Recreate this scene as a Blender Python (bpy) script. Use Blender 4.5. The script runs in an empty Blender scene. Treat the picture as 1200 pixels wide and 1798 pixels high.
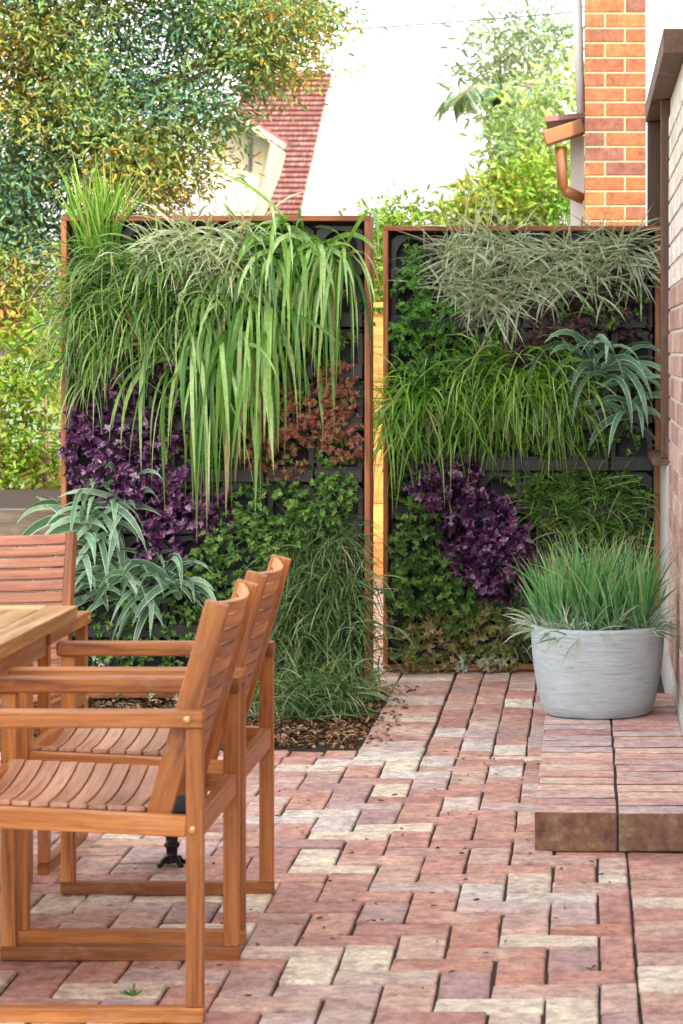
import bpy, bmesh, math, random
import numpy as np
from mathutils import Vector, Matrix
random.seed(7); RNG = np.random.default_rng(11)
SC = bpy.context.scene
COL = SC.collection
FPX, CH, VX, VY = 4500.0, 1.41, 1030.0, 615.0
def W(x, y, Y):            # measured position on the photo at real depth Y -> world point (metres)
    return ((x - VX) * Y / FPX, Y, CH - (y - VY) * Y / FPX)

# ------------------------------------------------------------------ materials
def newmat(name):
    m = bpy.data.materials.new(name); m.use_nodes = True
    nt = m.node_tree; nt.nodes.clear()
    out = nt.nodes.new('ShaderNodeOutputMaterial')
    p = nt.nodes.new('ShaderNodeBsdfPrincipled')
    nt.links.new(p.outputs[0], out.inputs[0])
    return m, nt, p, out
def nd(nt, t, **k):
    n = nt.nodes.new(t)
    for a, b in k.items(): setattr(n, a, b)
    return n
def ramp(nt, fac, cols):
    r = nd(nt, 'ShaderNodeValToRGB'); e = r.color_ramp.elements
    while len(e) < len(cols): e.new(.5)
    for i, (p, c) in enumerate(cols):
        e[i].position = p; e[i].color = (*c, 1)
    nt.links.new(fac, r.inputs[0]); return r.outputs[0]
def attr(nt, name, kind='GEOMETRY'):
    return nd(nt, 'ShaderNodeAttribute', attribute_name=name, attribute_type=kind)
def noise(nt, vec, scale, detail=4, rough=.55, dist=0):
    n = nd(nt, 'ShaderNodeTexNoise'); n.inputs['Scale'].default_value = scale
    n.inputs['Detail'].default_value = detail; n.inputs['Roughness'].default_value = rough
    n.inputs['Distortion'].default_value = dist
    if vec: nt.links.new(vec, n.inputs['Vector'])
    return n.outputs['Fac']
def mix(nt, a, b, fac, mode='MIX'):
    m = nd(nt, 'ShaderNodeMix', data_type='RGBA', blend_type=mode)
    for s, v in ((m.inputs[0], fac), (m.inputs[6], a), (m.inputs[7], b)):
        if hasattr(v, 'links') or hasattr(v, 'is_linked'): nt.links.new(v, s)
        else: s.default_value = v if isinstance(v, (int, float)) else (*v, 1)
    return m.outputs[2]
def mapr(nt, v, a, b, c, d):
    n = nd(nt, 'ShaderNodeMapRange'); nt.links.new(v, n.inputs[0])
    for i, x in enumerate((a, b, c, d)): n.inputs[i + 1].default_value = x
    return n.outputs[0]
def bump(nt, p, h, strength=.3, dist=.01):
    b = nd(nt, 'ShaderNodeBump'); b.inputs['Strength'].default_value = strength
    b.inputs['Distance'].default_value = dist
    nt.links.new(h, b.inputs['Height']); nt.links.new(b.outputs[0], p.inputs['Normal'])
def objco(nt): return nd(nt, 'ShaderNodeTexCoord').outputs['Object']
def scaled(nt, v, s):
    m = nd(nt, 'ShaderNodeMapping'); nt.links.new(v, m.inputs[0]); m.inputs['Scale'].default_value = s
    return m.outputs[0]

def mat_wood(name, dark, mid, light, rough=.42, grey=0.0):
    m, nt, p, o = newmat(name)
    wc = attr(nt, 'wc').outputs['Vector']
    g = noise(nt, scaled(nt, wc, (2.2, 34, 34)), 1.0, 6, .6, .6)
    f = noise(nt, scaled(nt, wc, (9, 160, 160)), 1.0, 3, .6)
    c = ramp(nt, g, [(.3, dark), (.5, mid), (.72, light)])
    pores = ramp(nt, f, [(.36, (.55, .5, .48)), (.5, (1, 1, 1))])
    c = mix(nt, c, pores, .6, 'MULTIPLY')
    big = noise(nt, scaled(nt, wc, (1.2, 3, 3)), 1.0, 2)
    c = mix(nt, c, ramp(nt, big, [(.3, (.78, .7, .66)), (.7, (1.12, 1.1, 1.08))]), 1.0, 'MULTIPLY')
    bd = attr(nt, 'bid').outputs['Fac']
    c = mix(nt, c, ramp(nt, bd, [(0, (.74, .70, .66)), (.5, (1, 1, 1)), (1, (1.16, 1.2, 1.24))]), 1, 'MULTIPLY')
    kn = noise(nt, scaled(nt, wc, (7, 11, 11)), 1.0, 5, .7)
    c = mix(nt, c, mix(nt, c, (.5, .42, .36), .5), mapr(nt, kn, .56, .72, 0, .55))
    nt.links.new(c, p.inputs['Base Color']); 
    nt.links.new(mapr(nt, g, .3, .7, rough - .05, rough + .14), p.inputs['Roughness'])
    bump(nt, p, f, .25, .002); return m
def mat_plain(name, col, rough=.6, metal=0, var=.25, scale=8, bmp=.15, bd=.004):
    m, nt, p, o = newmat(name)
    co = objco(nt); n = noise(nt, co, scale, 6, .62)
    a = tuple(max(0, c * (1 - var)) for c in col); b = tuple(c * (1 + var) for c in col)
    nt.links.new(ramp(nt, n, [(.3, a), (.7, b)]), p.inputs['Base Color'])
    p.inputs['Roughness'].default_value = rough; p.inputs['Metallic'].default_value = metal
    if bmp: bump(nt, p, noise(nt, co, scale * 6, 4), bmp, bd)
    return m
def mat_leaf(name, cols, edge=None, edge_at=.45, trans=.35, rough=.42, tip=(.34, .27, .11), tcol=None, spec=.6, dead=.975):
    """cols: three tones picked per leaf by attribute 'lc'.x ; lc.y = 0 margin..1 midrib ; lc.z = 0 base..1 tip"""
    m, nt, p, o = newmat(name)
    a = attr(nt, 'lc').outputs['Vector']; s = nd(nt, 'ShaderNodeSeparateXYZ'); nt.links.new(a, s.inputs[0])
    k = len(cols)
    c = ramp(nt, s.outputs[0], [((i + .0) / (k - 1) if k > 1 else 0, cc) for i, cc in enumerate(cols)])
    if edge:
        e = nd(nt, 'ShaderNodeMath', operation='LESS_THAN'); nt.links.new(s.outputs[1], e.inputs[0]); e.inputs[1].default_value = edge_at
        c = mix(nt, c, edge, e.outputs[0])
    if tip:
        c = mix(nt, c, tip, mapr(nt, s.outputs[2], .84, 1.0, 0, .8))
    gt = nd(nt, 'ShaderNodeMath', operation='GREATER_THAN'); nt.links.new(s.outputs[0], gt.inputs[0]); gt.inputs[1].default_value = dead
    c = mix(nt, c, (.40, .31, .15), gt.outputs[0])
    n = noise(nt, objco(nt), 60, 2)
    c = mix(nt, c, ramp(nt, n, [(.3, (.8, .8, .8)), (.7, (1.15, 1.15, 1.15))]), 1, 'MULTIPLY')
    nt.links.new(c, p.inputs['Base Color']); p.inputs['Roughness'].default_value = rough; p.inputs['Specular IOR Level'].default_value = spec
    t = nd(nt, 'ShaderNodeBsdfTranslucent')
    nt.links.new(mix(nt, c, tcol or (1.3, 1.35, .6), 1.0, 'MULTIPLY'), t.inputs[0])
    mx = nd(nt, 'ShaderNodeMixShader'); mx.inputs[0].default_value = trans
    nt.links.new(p.outputs[0], mx.inputs[1]); nt.links.new(t.outputs[0], mx.inputs[2]); nt.links.new(mx.outputs[0], o.inputs[0])
    return m
def mat_brick(name, stops, rough=.8, stain=(.25, .2, .19), stain_amt=.5, sc=1.0, bmp=.5, streak=None, patchy=.42):
    """one tone per brick from attribute 'wc' offset (bid), mottled by noise"""
    m, nt, p, o = newmat(name)
    bid = attr(nt, 'bid').outputs['Fac']; wc = attr(nt, 'wc').outputs['Vector']
    c = ramp(nt, bid, stops)
    n1 = noise(nt, wc, 9 * sc, 6, .65, .4); n2 = noise(nt, wc, 70 * sc, 6, .75); n3 = noise(nt, wc, 3.1 * sc, 3, .5, .8)
    c = mix(nt, c, ramp(nt, n1, [(.3, (.72, .66, .66)), (.5, (1, 1, 1)), (.72, (1.25, 1.2, 1.12))]), .9, 'MULTIPLY')
    c = mix(nt, c, stain, ramp(nt, n2, [(.28, (stain_amt,) * 3), (.42, (0, 0, 0))]))
    c = mix(nt, c, (.62, .55, .45), ramp(nt, n3, [(.56, (0, 0, 0)), (.72, (patchy,) * 3)]))
    n4 = noise(nt, scaled(nt, wc, (26, 26, 26)), 1.0, 8, .78, .3)
    c = mix(nt, c, ramp(nt, n4, [(.36, (.50, .44, .45)), (.5, (.98, .97, .97)), (.64, (1.45, 1.43, 1.38))]), .85, 'MULTIPLY')
    if streak:
        g = nd(nt, 'ShaderNodeNewGeometry'); sx = nd(nt, 'ShaderNodeSeparateXYZ'); nt.links.new(g.outputs['True Normal'], sx.inputs[0])
        fr = mapr(nt, sx.outputs[1], -.5, -.9, 0, .92)
        moss = ramp(nt, noise(nt, wc, 22, 8, .75, .3), [(.34, (.06, .03, .02)), (.45, (.17, .075, .045)), (.55, (.22, .12, .06)), (.62, (.25, .20, .10)), (.72, (.42, .36, .24))])
        c = mix(nt, c, moss, fr)
    nt.links.new(c, p.inputs['Base Color']); p.inputs['Roughness'].default_value = rough
    p.inputs['Specular IOR Level'].default_value = .4
    bump(nt, p, n2, bmp, .004); return m

M = {}
M['teak'] = mat_wood('chair_timber', (.22, .068, .015), (.46, .18, .046), (.63, .29, .09))
M['table_wood'] = mat_wood('table_timber', (.40, .20, .07), (.58, .33, .13), (.74, .48, .23), .3)
M['red_wood'] = mat_wood('reddish_timber', (.24, .085, .045), (.40, .165, .095), (.52, .25, .15))
M['frame_wood'] = mat_wood('garden_frame_timber', (.15, .045, .018), (.33, .11, .035), (.48, .2, .08))
M['grey_wood'] = mat_wood('weathered_timber', (.13, .1, .075), (.24, .2, .15), (.34, .29, .22), .8)
M['orange_wood'] = mat_wood('orange_timber', (.42, .15, .03), (.52, .21, .045), (.62, .3, .08), .55)
M['brown_wood'] = mat_wood('window_timber', (.07, .038, .026), (.12, .066, .045), (.17, .1, .07), .6)
M['bolt'] = mat_plain('brass_bolt', (.62, .42, .16), .35, .9, .15)
M['black'] = mat_plain('black_plastic', (.014, .016, .020), .42, 0, .3, 14)
M['felt'] = mat_plain('dark_backing', (.018, .022, .03), .7, 0, .4, 9)
M['iron'] = mat_plain('cast_iron', (.012, .012, .013), .38, .3, .4, 30)
M['blue_glaze'] = mat_plain('blue_glaze', (.045, .07, .10), .12, 0, .2, 20, 0)
M['soil'] = mat_plain('garden_soil', (.045, .028, .018), .95, 0, .5, 22, .8, .02)
M['sand'] = mat_plain('joint_sand', (.045, .032, .026), .95, 0, .45, 40, .6, .006)
M['mortar'] = mat_plain('pale_mortar', (.42, .27, .16), .9, 0, .12, 30, .5)
M['mortar_w'] = mat_plain('white_mortar', (.66, .6, .57), .9, 0, .12, 30, .5)
M['render'] = mat_plain('white_render', (.80, .78, .74), .8, 0, .05, 3, .3)
M['grey_render'] = mat_plain('grey_render', (.47, .46, .45), .85, 0, .15, 7, .4)
M['ground'] = mat_plain('lawn_ground', (.07, .10, .035), .95, 0, .4, 3, .5, .03)
M['orange_paint'] = mat_plain('terracotta_paint', (.26, .10, .035), .45, 0, .12, 5)
M['white_paint'] = mat_plain('white_paint', (.72, .71, .70), .55, 0, .10, 6)
M['cable'] = mat_plain('cable_rubber', (.05, .05, .05), .6)
M['bark'] = mat_plain('bark', (.20, .12, .07), .9, 0, .45, 12, .9, .02)
M['cream'] = mat_plain('cream_weatherboard', (.34, .29, .21), .8, 0, .08, 3, .2)
M['glass'] = mat_plain('dark_glass', (.03, .035, .04), .06, 0, .1, 2, 0)
M['paver'] = mat_brick('clay_paver', [(0, (.42, .225, .20)), (.13, (.50, .27, .235)), (.26, (.56, .32, .26)), (.38, (.42, .28, .28)), (.48, (.60, .42, .35)),
      (.58, (.50, .235, .175)), (.66, (.60, .46, .40)), (.75, (.52, .39, .39)), (.85, (.68, .58, .48)), (.93, (.74, .68, .56)), (1, (.58, .53, .52))], .6, (.12, .07, .06), .85, bmp=1.0)
M['step'] = mat_brick('step_brick', [(0, (.42, .25, .245)), (.25, (.55, .33, .29)), (.5, (.46, .38, .40)), (.75, (.58, .40, .34)), (1, (.62, .50, .41))], .7, (.10, .08, .06), .5, streak=True)
M['pier'] = mat_brick('orange_brick', [(0, (.14, .05, .035)), (.35, (.19, .06, .024)), (.7, (.23, .072, .022)), (1, (.27, .095, .028))], .75, (.2, .08, .04), .3, .8, .25, patchy=.04)
M['wallbrick'] = mat_brick('house_brick', [(0, (.34, .19, .165)), (.5, (.46, .30, .26)), (1, (.56, .43, .37))], .8, (.22, .15, .13), .35, .8, .3)
M['palebrick'] = mat_brick('painted_glare_brick', [(0, (.66, .61, .56)), (.5, (.72, .68, .63)), (1, (.76, .73, .68))], .8, (.5, .45, .4), .3, .8, .3)  # house brick paled to near white: blown-out sunlight put into the colour
def mat_pot():
    m, nt, p, o = newmat('blue_grey_pot')
    co = objco(nt)
    v = scaled(nt, co, (2.2, 2.2, 20)); n = noise(nt, v, 2.6, 8, .68, 2.2)
    n2 = noise(nt, co, 4, 4)
    c = ramp(nt, n, [(.3, (.27, .34, .38)), (.45, (.43, .51, .555)), (.7, (.53, .61, .66))])
    c = mix(nt, c, ramp(nt, n2, [(.3, (.9, .88, .86)), (.7, (1.06, 1.06, 1.06))]), 1, 'MULTIPLY')
    nt.links.new(c, p.inputs['Base Color']); p.inputs['Roughness'].default_value = .5
    bump(nt, p, n, .5, .006); return m
M['pot'] = mat_pot()
def mat_tiles():
    m, nt, p, o = newmat('red_roof_tiles')
    bid = attr(nt, 'bid').outputs['Fac']
    c = ramp(nt, bid, [(0, (.14, .05, .045)), (.5, (.19, .075, .065)), (1, (.27, .15, .14))])
    nt.links.new(c, p.inputs['Base Color']); p.inputs['Roughness'].default_value = .8
    return m
M['tiles'] = mat_tiles()

# ------------------------------------------------------------------ tagging / linking
def tag(o, label=None, cat=None, group=None, kind=None):
    if label: o['label'] = label
    if cat: o['category'] = cat
    if group: o['group'] = group
    if kind: o['kind'] = kind
    return o
def thing(name, loc, label, cat, rz=0, group=None):
    o = bpy.data.objects.new(name, None); COL.objects.link(o)
    o.empty_display_size = .1
    o.location = loc; o.rotation_euler = (0, 0, rz)
    return tag(o, label, cat, group)
def copy_tree(o, parent=None):
    c = o.copy(); COL.objects.link(c); c.parent = parent
    for ch in list(o.children): copy_tree(ch, c)
    return c

class MB:
    """collects boxes / bars / lathes with grain coordinates; build() links ONE mesh object"""
    def __init__(s): s.v = []; s.f = []; s.wc = []; s.bid = []; s.mi = []
    def add(s, vs, fs, wcs, bid=None, mi=0):
        n = len(s.v); s.v += [tuple(a) for a in vs]; s.wc += [tuple(a) for a in wcs]
        b = random.random() if bid is None else bid
        s.bid += [b] * len(vs)
        for f in fs: s.f.append(tuple(i + n for i in f)); s.mi.append(mi)
    def bar(s, a, b, w, h, up=(0, 0, 1), bid=None, mi=0):
        """box from a to b (centre line), w across (perp. to up), h along up"""
        a = Vector(a); b = Vector(b); d = (b - a); L = d.length; d.normalize()
        up = Vector(up); side = d.cross(up).normalized(); upn = side.cross(d).normalized()
        off = Vector((random.uniform(0, 50), random.uniform(0, 50), random.uniform(0, 50)))
        vs = []; wcs = []
        for t in (0, 1):
            for (i, j) in ((-1, -1), (1, -1), (1, 1), (-1, 1)):
                vs.append(a + d * L * t + side * (i * w / 2) + upn * (j * h / 2))
                wcs.append(off + Vector((L * t, i * w / 2, j * h / 2)))
        s.add(vs, [(0, 3, 2, 1), (4, 5, 6, 7), (0, 1, 5, 4), (1, 2, 6, 5), (2, 3, 7, 6), (3, 0, 4, 7)], wcs, bid, mi)
    def box(s, x0, x1, y0, y1, z0, z1, bid=None, mi=0, tilt=0):
        """axis aligned box; grain along longest side"""
        off = [random.uniform(0, 50) for _ in range(3)]
        dims = (x1 - x0, y1 - y0, z1 - z0); ax = dims.index(max(dims))
        vs = []; wcs = []
        for x in (x0, x1):
            for y in (y0, y1):
                for z in (z0, z1):
                    zz = z + (tilt * ((x - x0) / max(dims[0], 1e-6) - .5) if z == z1 else 0)
                    vs.append((x, y, zz)); loc = [x - x0, y - y0, z - z0]
                    loc = [loc[ax]] + [loc[i] for i in range(3) if i != ax]
                    wcs.append([loc[i] + off[i] for i in range(3)])
        s.add(vs, [(0, 1, 3, 2), (4, 6, 7, 5), (0, 4, 5, 1), (2, 3, 7, 6), (0, 2, 6, 4), (1, 5, 7, 3)], wcs, bid, mi)
    def strip(s, pts, w, h, updir=(0, 0, 1)):
        """curved bar along pts; rectangular section w (perp) x h (updir)"""
        off = Vector((random.uniform(0, 50), random.uniform(0, 50), random.uniform(0, 50)))
        vs = []; wcs = []; L = 0; P = [Vector(p) for p in pts]; n = len(P)
        for i, p in enumerate(P):
            d = (P[min(i + 1, n - 1)] - P[max(i - 1, 0)]).normalized()
            side = d.cross(Vector(updir)).normalized(); up = side.cross(d).normalized()
            if i: L += (p - P[i - 1]).length
            for (a, b) in ((-1, -1), (1, -1), (1, 1), (-1, 1)):
                vs.append(p + side * a * w / 2 + up * b * h / 2); wcs.append(off + Vector((L, a * w / 2, b * h / 2)))
        fs = [(0, 3, 2, 1), tuple(4 * (n - 1) + k for k in range(4))]
        for i in range(n - 1):
            for k in range(4):
                k2 = (k + 1) % 4
                fs.append((4 * i + k, 4 * i + k2, 4 * i + 4 + k2, 4 * i + 4 + k))
        s.add(vs, fs, wcs)
    def lathe(s, prof, c=(0, 0, 0), seg=40, axis='z', cap=True):
        vs = []; wcs = []; fs = []; n = len(prof)
        for (r, z) in prof:
            for k in range(seg):
                a = 2 * math.pi * k / seg; q = (r * math.cos(a), r * math.sin(a), z)
                if axis == 'y': q = (q[0], q[2], q[1])
                if axis == 'x': q = (q[2], q[0], q[1])
                vs.append((q[0] + c[0], q[1] + c[1], q[2] + c[2])); wcs.append(q)
        for i in range(n - 1):
            for k in range(seg):
                k2 = (k + 1) % seg; fs.append((i * seg + k, i * seg + k2, (i + 1) * seg + k2, (i + 1) * seg + k))
        if cap:
            fs.append(tuple(reversed(range(seg)))); fs.append(tuple((n - 1) * seg + k for k in range(seg)))
        s.add(vs, fs, wcs)
    def tube(s, pts, rads, seg=8):
        P = [Vector(p) for p in pts]; n = len(P); vs = []; wcs = []; fs = []; L = 0
        off = random.uniform(0, 50)
        for i, p in enumerate(P):
            d = (P[min(i + 1, n - 1)] - P[max(i - 1, 0)]).normalized()
            ref = Vector((0, 1, 0)) if abs(d.z) > .9 else Vector((0, 0, 1))
            u = d.cross(ref).normalized(); v = d.cross(u)
            if i: L += (p - P[i - 1]).length
            for k in range(seg):
                a = 2 * math.pi * k / seg; vs.append(p + (u * math.cos(a) + v * math.sin(a)) * rads[i]); wcs.append((L + off, rads[i] * math.cos(a), rads[i] * math.sin(a)))
        for i in range(n - 1):
            for k in range(seg):
                k2 = (k + 1) % seg; fs.append((i * seg + k, i * seg + k2, (i + 1) * seg + k2, (i + 1) * seg + k))
        fs.append(tuple(reversed(range(seg)))); fs.append(tuple((n - 1) * seg + k for k in range(seg)))
        s.add(vs, fs, wcs)
    def build(s, name, mats, parent=None, bevel=0, smooth=False, seg=2):
        me = bpy.data.meshes.new(name); me.from_pydata(s.v, [], s.f)
        a = me.attributes.new('wc', 'FLOAT_VECTOR', 'POINT'); a.data.foreach_set('vector', np.array(s.wc, dtype=np.float32).ravel())
        a = me.attributes.new('bid', 'FLOAT', 'POINT'); a.data.foreach_set('value', np.array(s.bid, dtype=np.float32))
        bm = bmesh.new(); bm.from_mesh(me); bmesh.ops.recalc_face_normals(bm, faces=bm.faces); bm.to_mesh(me); bm.free()
        for m in (mats if isinstance(mats, (list, tuple)) else [mats]): me.materials.append(m)
        if len(me.materials) > 1: me.polygons.foreach_set('material_index', s.mi)
        if smooth: me.polygons.foreach_set('use_smooth', [True] * len(me.polygons))
        o = bpy.data.objects.new(name, me); COL.objects.link(o); o.parent = parent
        if bevel:
            b = o.modifiers.new('bevel', 'BEVEL'); b.width = bevel; b.segments = seg; b.limit_method = 'ANGLE'; b.angle_limit = math.radians(40)
            b.harden_normals = False
        return o

# ------------------------------------------------------------------ foliage
def nrm(a): return a / np.maximum(np.linalg.norm(a, axis=-1, keepdims=True), 1e-9)
class LF:
    """collects leaves/blades as numpy arrays"""
    def __init__(s): s.v = []; s.f = []; s.lc = []; s.n = 0
    def _push(s, v, f, lc):
        s.v.append(v.reshape(-1, 3)); s.f.append(f + s.n); s.lc.append(lc.reshape(-1, 3)); s.n += v.reshape(-1, 3).shape[0]
    def blades(s, root, n, rad, mean, spread, L, Lv, w, k, seg=8, wall=None, fold=.25, tone=(0, 1), kv=.3, stiff=0.25, gravdir=(0, 0, -1), toptaper=.45, floor=None):
        """arching strap or grass blades. k = how fast they bend down"""
        R = RNG; root = np.array(root, float)
        p = root + R.normal(size=(n, 3)) * np.array(rad)
        d = nrm(np.array(mean, float) + R.normal(size=(n, 3)) * np.array(spread))
        Ls = L * (1 + Lv * R.uniform(-1, .6, size=n)); ks = k * (1 + kv * R.normal(size=n))
        ws = w * (1 + .2 * R.normal(size=n)); ds = Ls / seg
        nv = nrm(np.array([0, -1.0, .25]) + R.normal(size=(n, 3)) * .75)
        pts = [p]; dirs = [d]; g = np.array(gravdir, float)
        curl = R.normal(size=(n, 3)) * 1.5 * np.array([1, .6, .3])
        for i in range(seg):
            t = (i + 1) / seg
            d = nrm(d + (g * ks[:, None] * (stiff + (1 - stiff) * t * 1.2) + curl * .35) * ds[:, None])
            p = p + d * ds[:, None]
            if wall is not None: p[:, 1] = np.minimum(p[:, 1], wall - .004 - .012 * R.random(n))
            if floor is not None: p[:, 2] = np.maximum(p[:, 2], floor + .004)
            pts.append(p); dirs.append(d)
        P = np.stack(pts, 1); D = np.stack(dirs, 1)                      # n, seg+1, 3
        side = nrm(np.cross(D, nv[:, None, :])); nn = np.cross(side, D)
        t = np.linspace(0, 1, seg + 1)
        prof = np.minimum(1, .55 + t * 2.5) * np.where(t > toptaper, 1 - ((t - toptaper) / (1 - toptaper)) ** 1.6, 1); prof = np.maximum(prof, .04)
        hw = ws[:, None, None] / 2 * prof[None, :, None]
        A = P - side * hw + nn * hw * fold; B = P; C = P + side * hw + nn * hw * fold
        V = np.stack([A, B, C], 2)                                       # n, seg+1, 3, 3
        tone_ = R.uniform(*tone, size=n)
        lc = np.zeros(V.shape); lc[..., 0] = tone_[:, None, None]; lc[..., 1] = np.array([0, 1, 0])[None, None, :]; lc[..., 2] = t[None, :, None]
        base = (np.arange(n) * (seg + 1) * 3)[:, None, None] + (np.arange(seg) * 3)[None, :, None]
        q = np.array([[0, 1, 4, 3], [1, 2, 5, 4]])
        F = (base[..., None] + q[None, None]).reshape(-1, 4)
        s._push(V, F, lc)
    def leaves(s, p, d, nv, L, w, fold=.3, tone=None, curl=.15, wide=.45):
        """p base, d direction, nv normal : arrays n,3 ; hex leaf of two folded quads"""
        n = len(p); R = RNG
        L = np.broadcast_to(L, (n,)).astype(float) * (1 + .25 * R.normal(size=n)).clip(.4, 1.7); w = np.broadcast_to(w, (n,)).astype(float) * (1 + .2 * R.normal(size=n)).clip(.5, 1.6)
        d = nrm(d); side = nrm(np.cross(d, nv)); nn = np.cross(side, d)
        def at(t, a, h): return p + d * (L * t)[:, None] + side * (w * a)[:, None] + nn * (h)[:, None]
        one = np.ones(n)
        base = at(0 * one, 0, 0 * one); tip = at(one, 0, -L * curl)
        l1 = at(wide * .55 * one, -.42, w * fold); l2 = at((wide + .25) * one, -.4, w * fold * .9 - L * curl * .4)
        r1 = at(wide * .55 * one, .42, w * fold); r2 = at((wide + .25) * one, .4, w * fold * .9 - L * curl * .4)
        V = np.stack([base, l1, l2, tip, r2, r1], 1)
        if tone is None: tone = R.random(n)
        lc = np.zeros((n, 6, 3)); lc[..., 0] = np.asarray(tone)[:, None]; lc[..., 1] = np.array([1, 0, 0, .8, 0, 0]); lc[..., 2] = np.array([0, .3, .7, 1, .7, .3])
        F = (np.arange(n) * 6)[:, None, None] + np.array([[0, 1, 2, 3], [0, 3, 4, 5]])[None]
        s._push(V, F.reshape(-1, 4), lc)
    def build(s, name, mat, parent=None):
        v = np.concatenate(s.v); f = np.concatenate(s.f); lc = np.concatenate(s.lc)
        me = bpy.data.meshes.new(name)
        me.vertices.add(len(v)); me.vertices.foreach_set('co', v.astype(np.float32).ravel())
        me.loops.add(f.size); me.loops.foreach_set('vertex_index', f.astype(np.int32).ravel())
        me.polygons.add(len(f)); me.polygons.foreach_set('loop_start', np.arange(0, f.size, 4, dtype=np.int32))
        me.polygons.foreach_set('loop_total', np.full(len(f), 4, dtype=np.int32))
        me.polygons.foreach_set('use_smooth', np.ones(len(f), dtype=bool))
        a = me.attributes.new('lc', 'FLOAT_VECTOR', 'POINT'); a.data.foreach_set('vector', lc.clip(0, 1).astype(np.float32).ravel())
        me.update(calc_edges=True); me.materials.append(mat)
        o = bpy.data.objects.new(name, me); COL.objects.link(o); o.parent = parent
        return o

L_ = {}
L_['strap'] = mat_leaf('strap_leaf', [(.04, .14, .02), (.14, .33, .05), (.28, .50, .11), (.52, .68, .34)], trans=.35, rough=.32)
L_['fine'] = mat_leaf('fine_grass_leaf', [(.025, .09, .015), (.08, .21, .03), (.18, .35, .07), (.34, .46, .18)], trans=.3, rough=.35)
L_['bright'] = mat_leaf('bright_grass_leaf', [(.04, .14, .012), (.14, .34, .03), (.29, .52, .075), (.48, .66, .24)], trans=.4, rough=.35)
L_['pale'] = mat_leaf('pale_variegated_grass', [(.12, .24, .08), (.34, .46, .22), (.60, .66, .45)], edge=(.66, .70, .54), edge_at=.35, trans=.25)
L_['sage'] = mat_leaf('sage_variegated_grass', [(.09, .18, .09), (.26, .36, .21), (.52, .57, .42)], edge=(.70, .76, .56), edge_at=.4, trans=.22)
L_['blue'] = mat_leaf('blue_green_strap', [(.06, .17, .10), (.15, .32, .20), (.30, .48, .34)], edge=(.52, .64, .48), edge_at=.22, trans=.2, rough=.4, tip=None, dead=2)
L_['dark'] = mat_leaf('dark_grass_leaf', [(.02, .065, .02), (.07, .16, .045), (.16, .29, .10), (.34, .44, .22)], trans=.25, rough=.35)
L_['purple'] = mat_leaf('purple_leaf', [(.012, .004, .018), (.05, .011, .055), (.10, .025, .10), (.19, .06, .18), (.62, .46, .62)], trans=.15, rough=.24, tcol=(1.3, .5, 1.0), tip=None, dead=2)
L_['plum'] = mat_leaf('plum_brown_leaf', [(.03, .014, .018), (.08, .035, .04), (.17, .10, .10)], trans=.15, rough=.4, tcol=(1.2, .6, .7), tip=None, dead=2)
L_['copper'] = mat_leaf('copper_leaf', [(.15, .03, .03), (.36, .09, .075), (.46, .18, .14), (.24, .26, .06), (.40, .13, .11)], trans=.3, tcol=(1.4, .7, .5), tip=None, dead=2)
L_['mat'] = mat_leaf('small_green_leaf', [(.02, .07, .012), (.07, .18, .03), (.17, .35, .055), (.34, .50, .15)], trans=.25, tip=None, dead=2)
L_['rosette'] = mat_leaf('bright_rosette_leaf', [(.035, .13, .02), (.09, .26, .035), (.20, .42, .08)], trans=.3, tip=None, dead=2)
L_['mixed'] = mat_leaf('mixed_leaf', [(.04, .10, .02), (.14, .22, .04), (.30, .35, .09), (.42, .26, .21), (.5, .5, .25)], trans=.25, tip=None, dead=2)
L_['white'] = mat_leaf('white_marked_leaf', [(.35, .40, .30), (.55, .58, .48)], trans=.2, tip=None, dead=2)
L_['potgrass'] = mat_leaf('pot_grass_leaf', [(.03, .13, .045), (.09, .28, .09), (.20, .43, .18), (.38, .58, .32)], trans=.35)
L_['potpale'] = mat_leaf('pot_pale_leaf', [(.16, .26, .18), (.30, .40, .30), (.46, .52, .42)], trans=.2, tip=None, dead=2)
L_['gum'] = mat_leaf('tree_leaf', [(.045, .12, .11), (.085, .17, .12), (.13, .21, .07), (.20, .23, .05), (.27, .14, .04), (.36, .25, .06)], trans=.3, rough=.6, tip=None, dead=2, spec=.12)
L_['lime'] = mat_leaf('lime_shrub_leaf', [(.03, .10, .012), (.09, .19, .018), (.17, .25, .03), (.22, .17, .035)], trans=.35, tip=None, dead=2, spec=.12)
L_['far'] = mat_leaf('far_green_leaf', [(.12, .20, .09), (.22, .30, .12), (.36, .40, .12)], trans=.4, tip=None, dead=2, spec=.12)
L_['fargrey'] = mat_leaf('far_grey_green_leaf', [(.10, .17, .13), (.20, .27, .18), (.32, .33, .22)], trans=.35, tip=None, dead=2, spec=.12)
L_['mulch'] = mat_leaf('bark_chip', [(.07, .035, .02), (.20, .11, .06), (.42, .28, .17)], trans=.0, rough=.9, tip=None, dead=2, spec=.12)

# ------------------------------------------------------------------ SETTING: ground
mb = MB(); mb.box(-300, 300, -60, 600, -.5, -.06); tag(mb.build('ground', M['ground']), kind='structure')
mb = MB(); mb.box(-7, .33, .5, 20, -.055, -.011); tag(mb.build('paving_bed', M['sand']), kind='structure')

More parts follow.
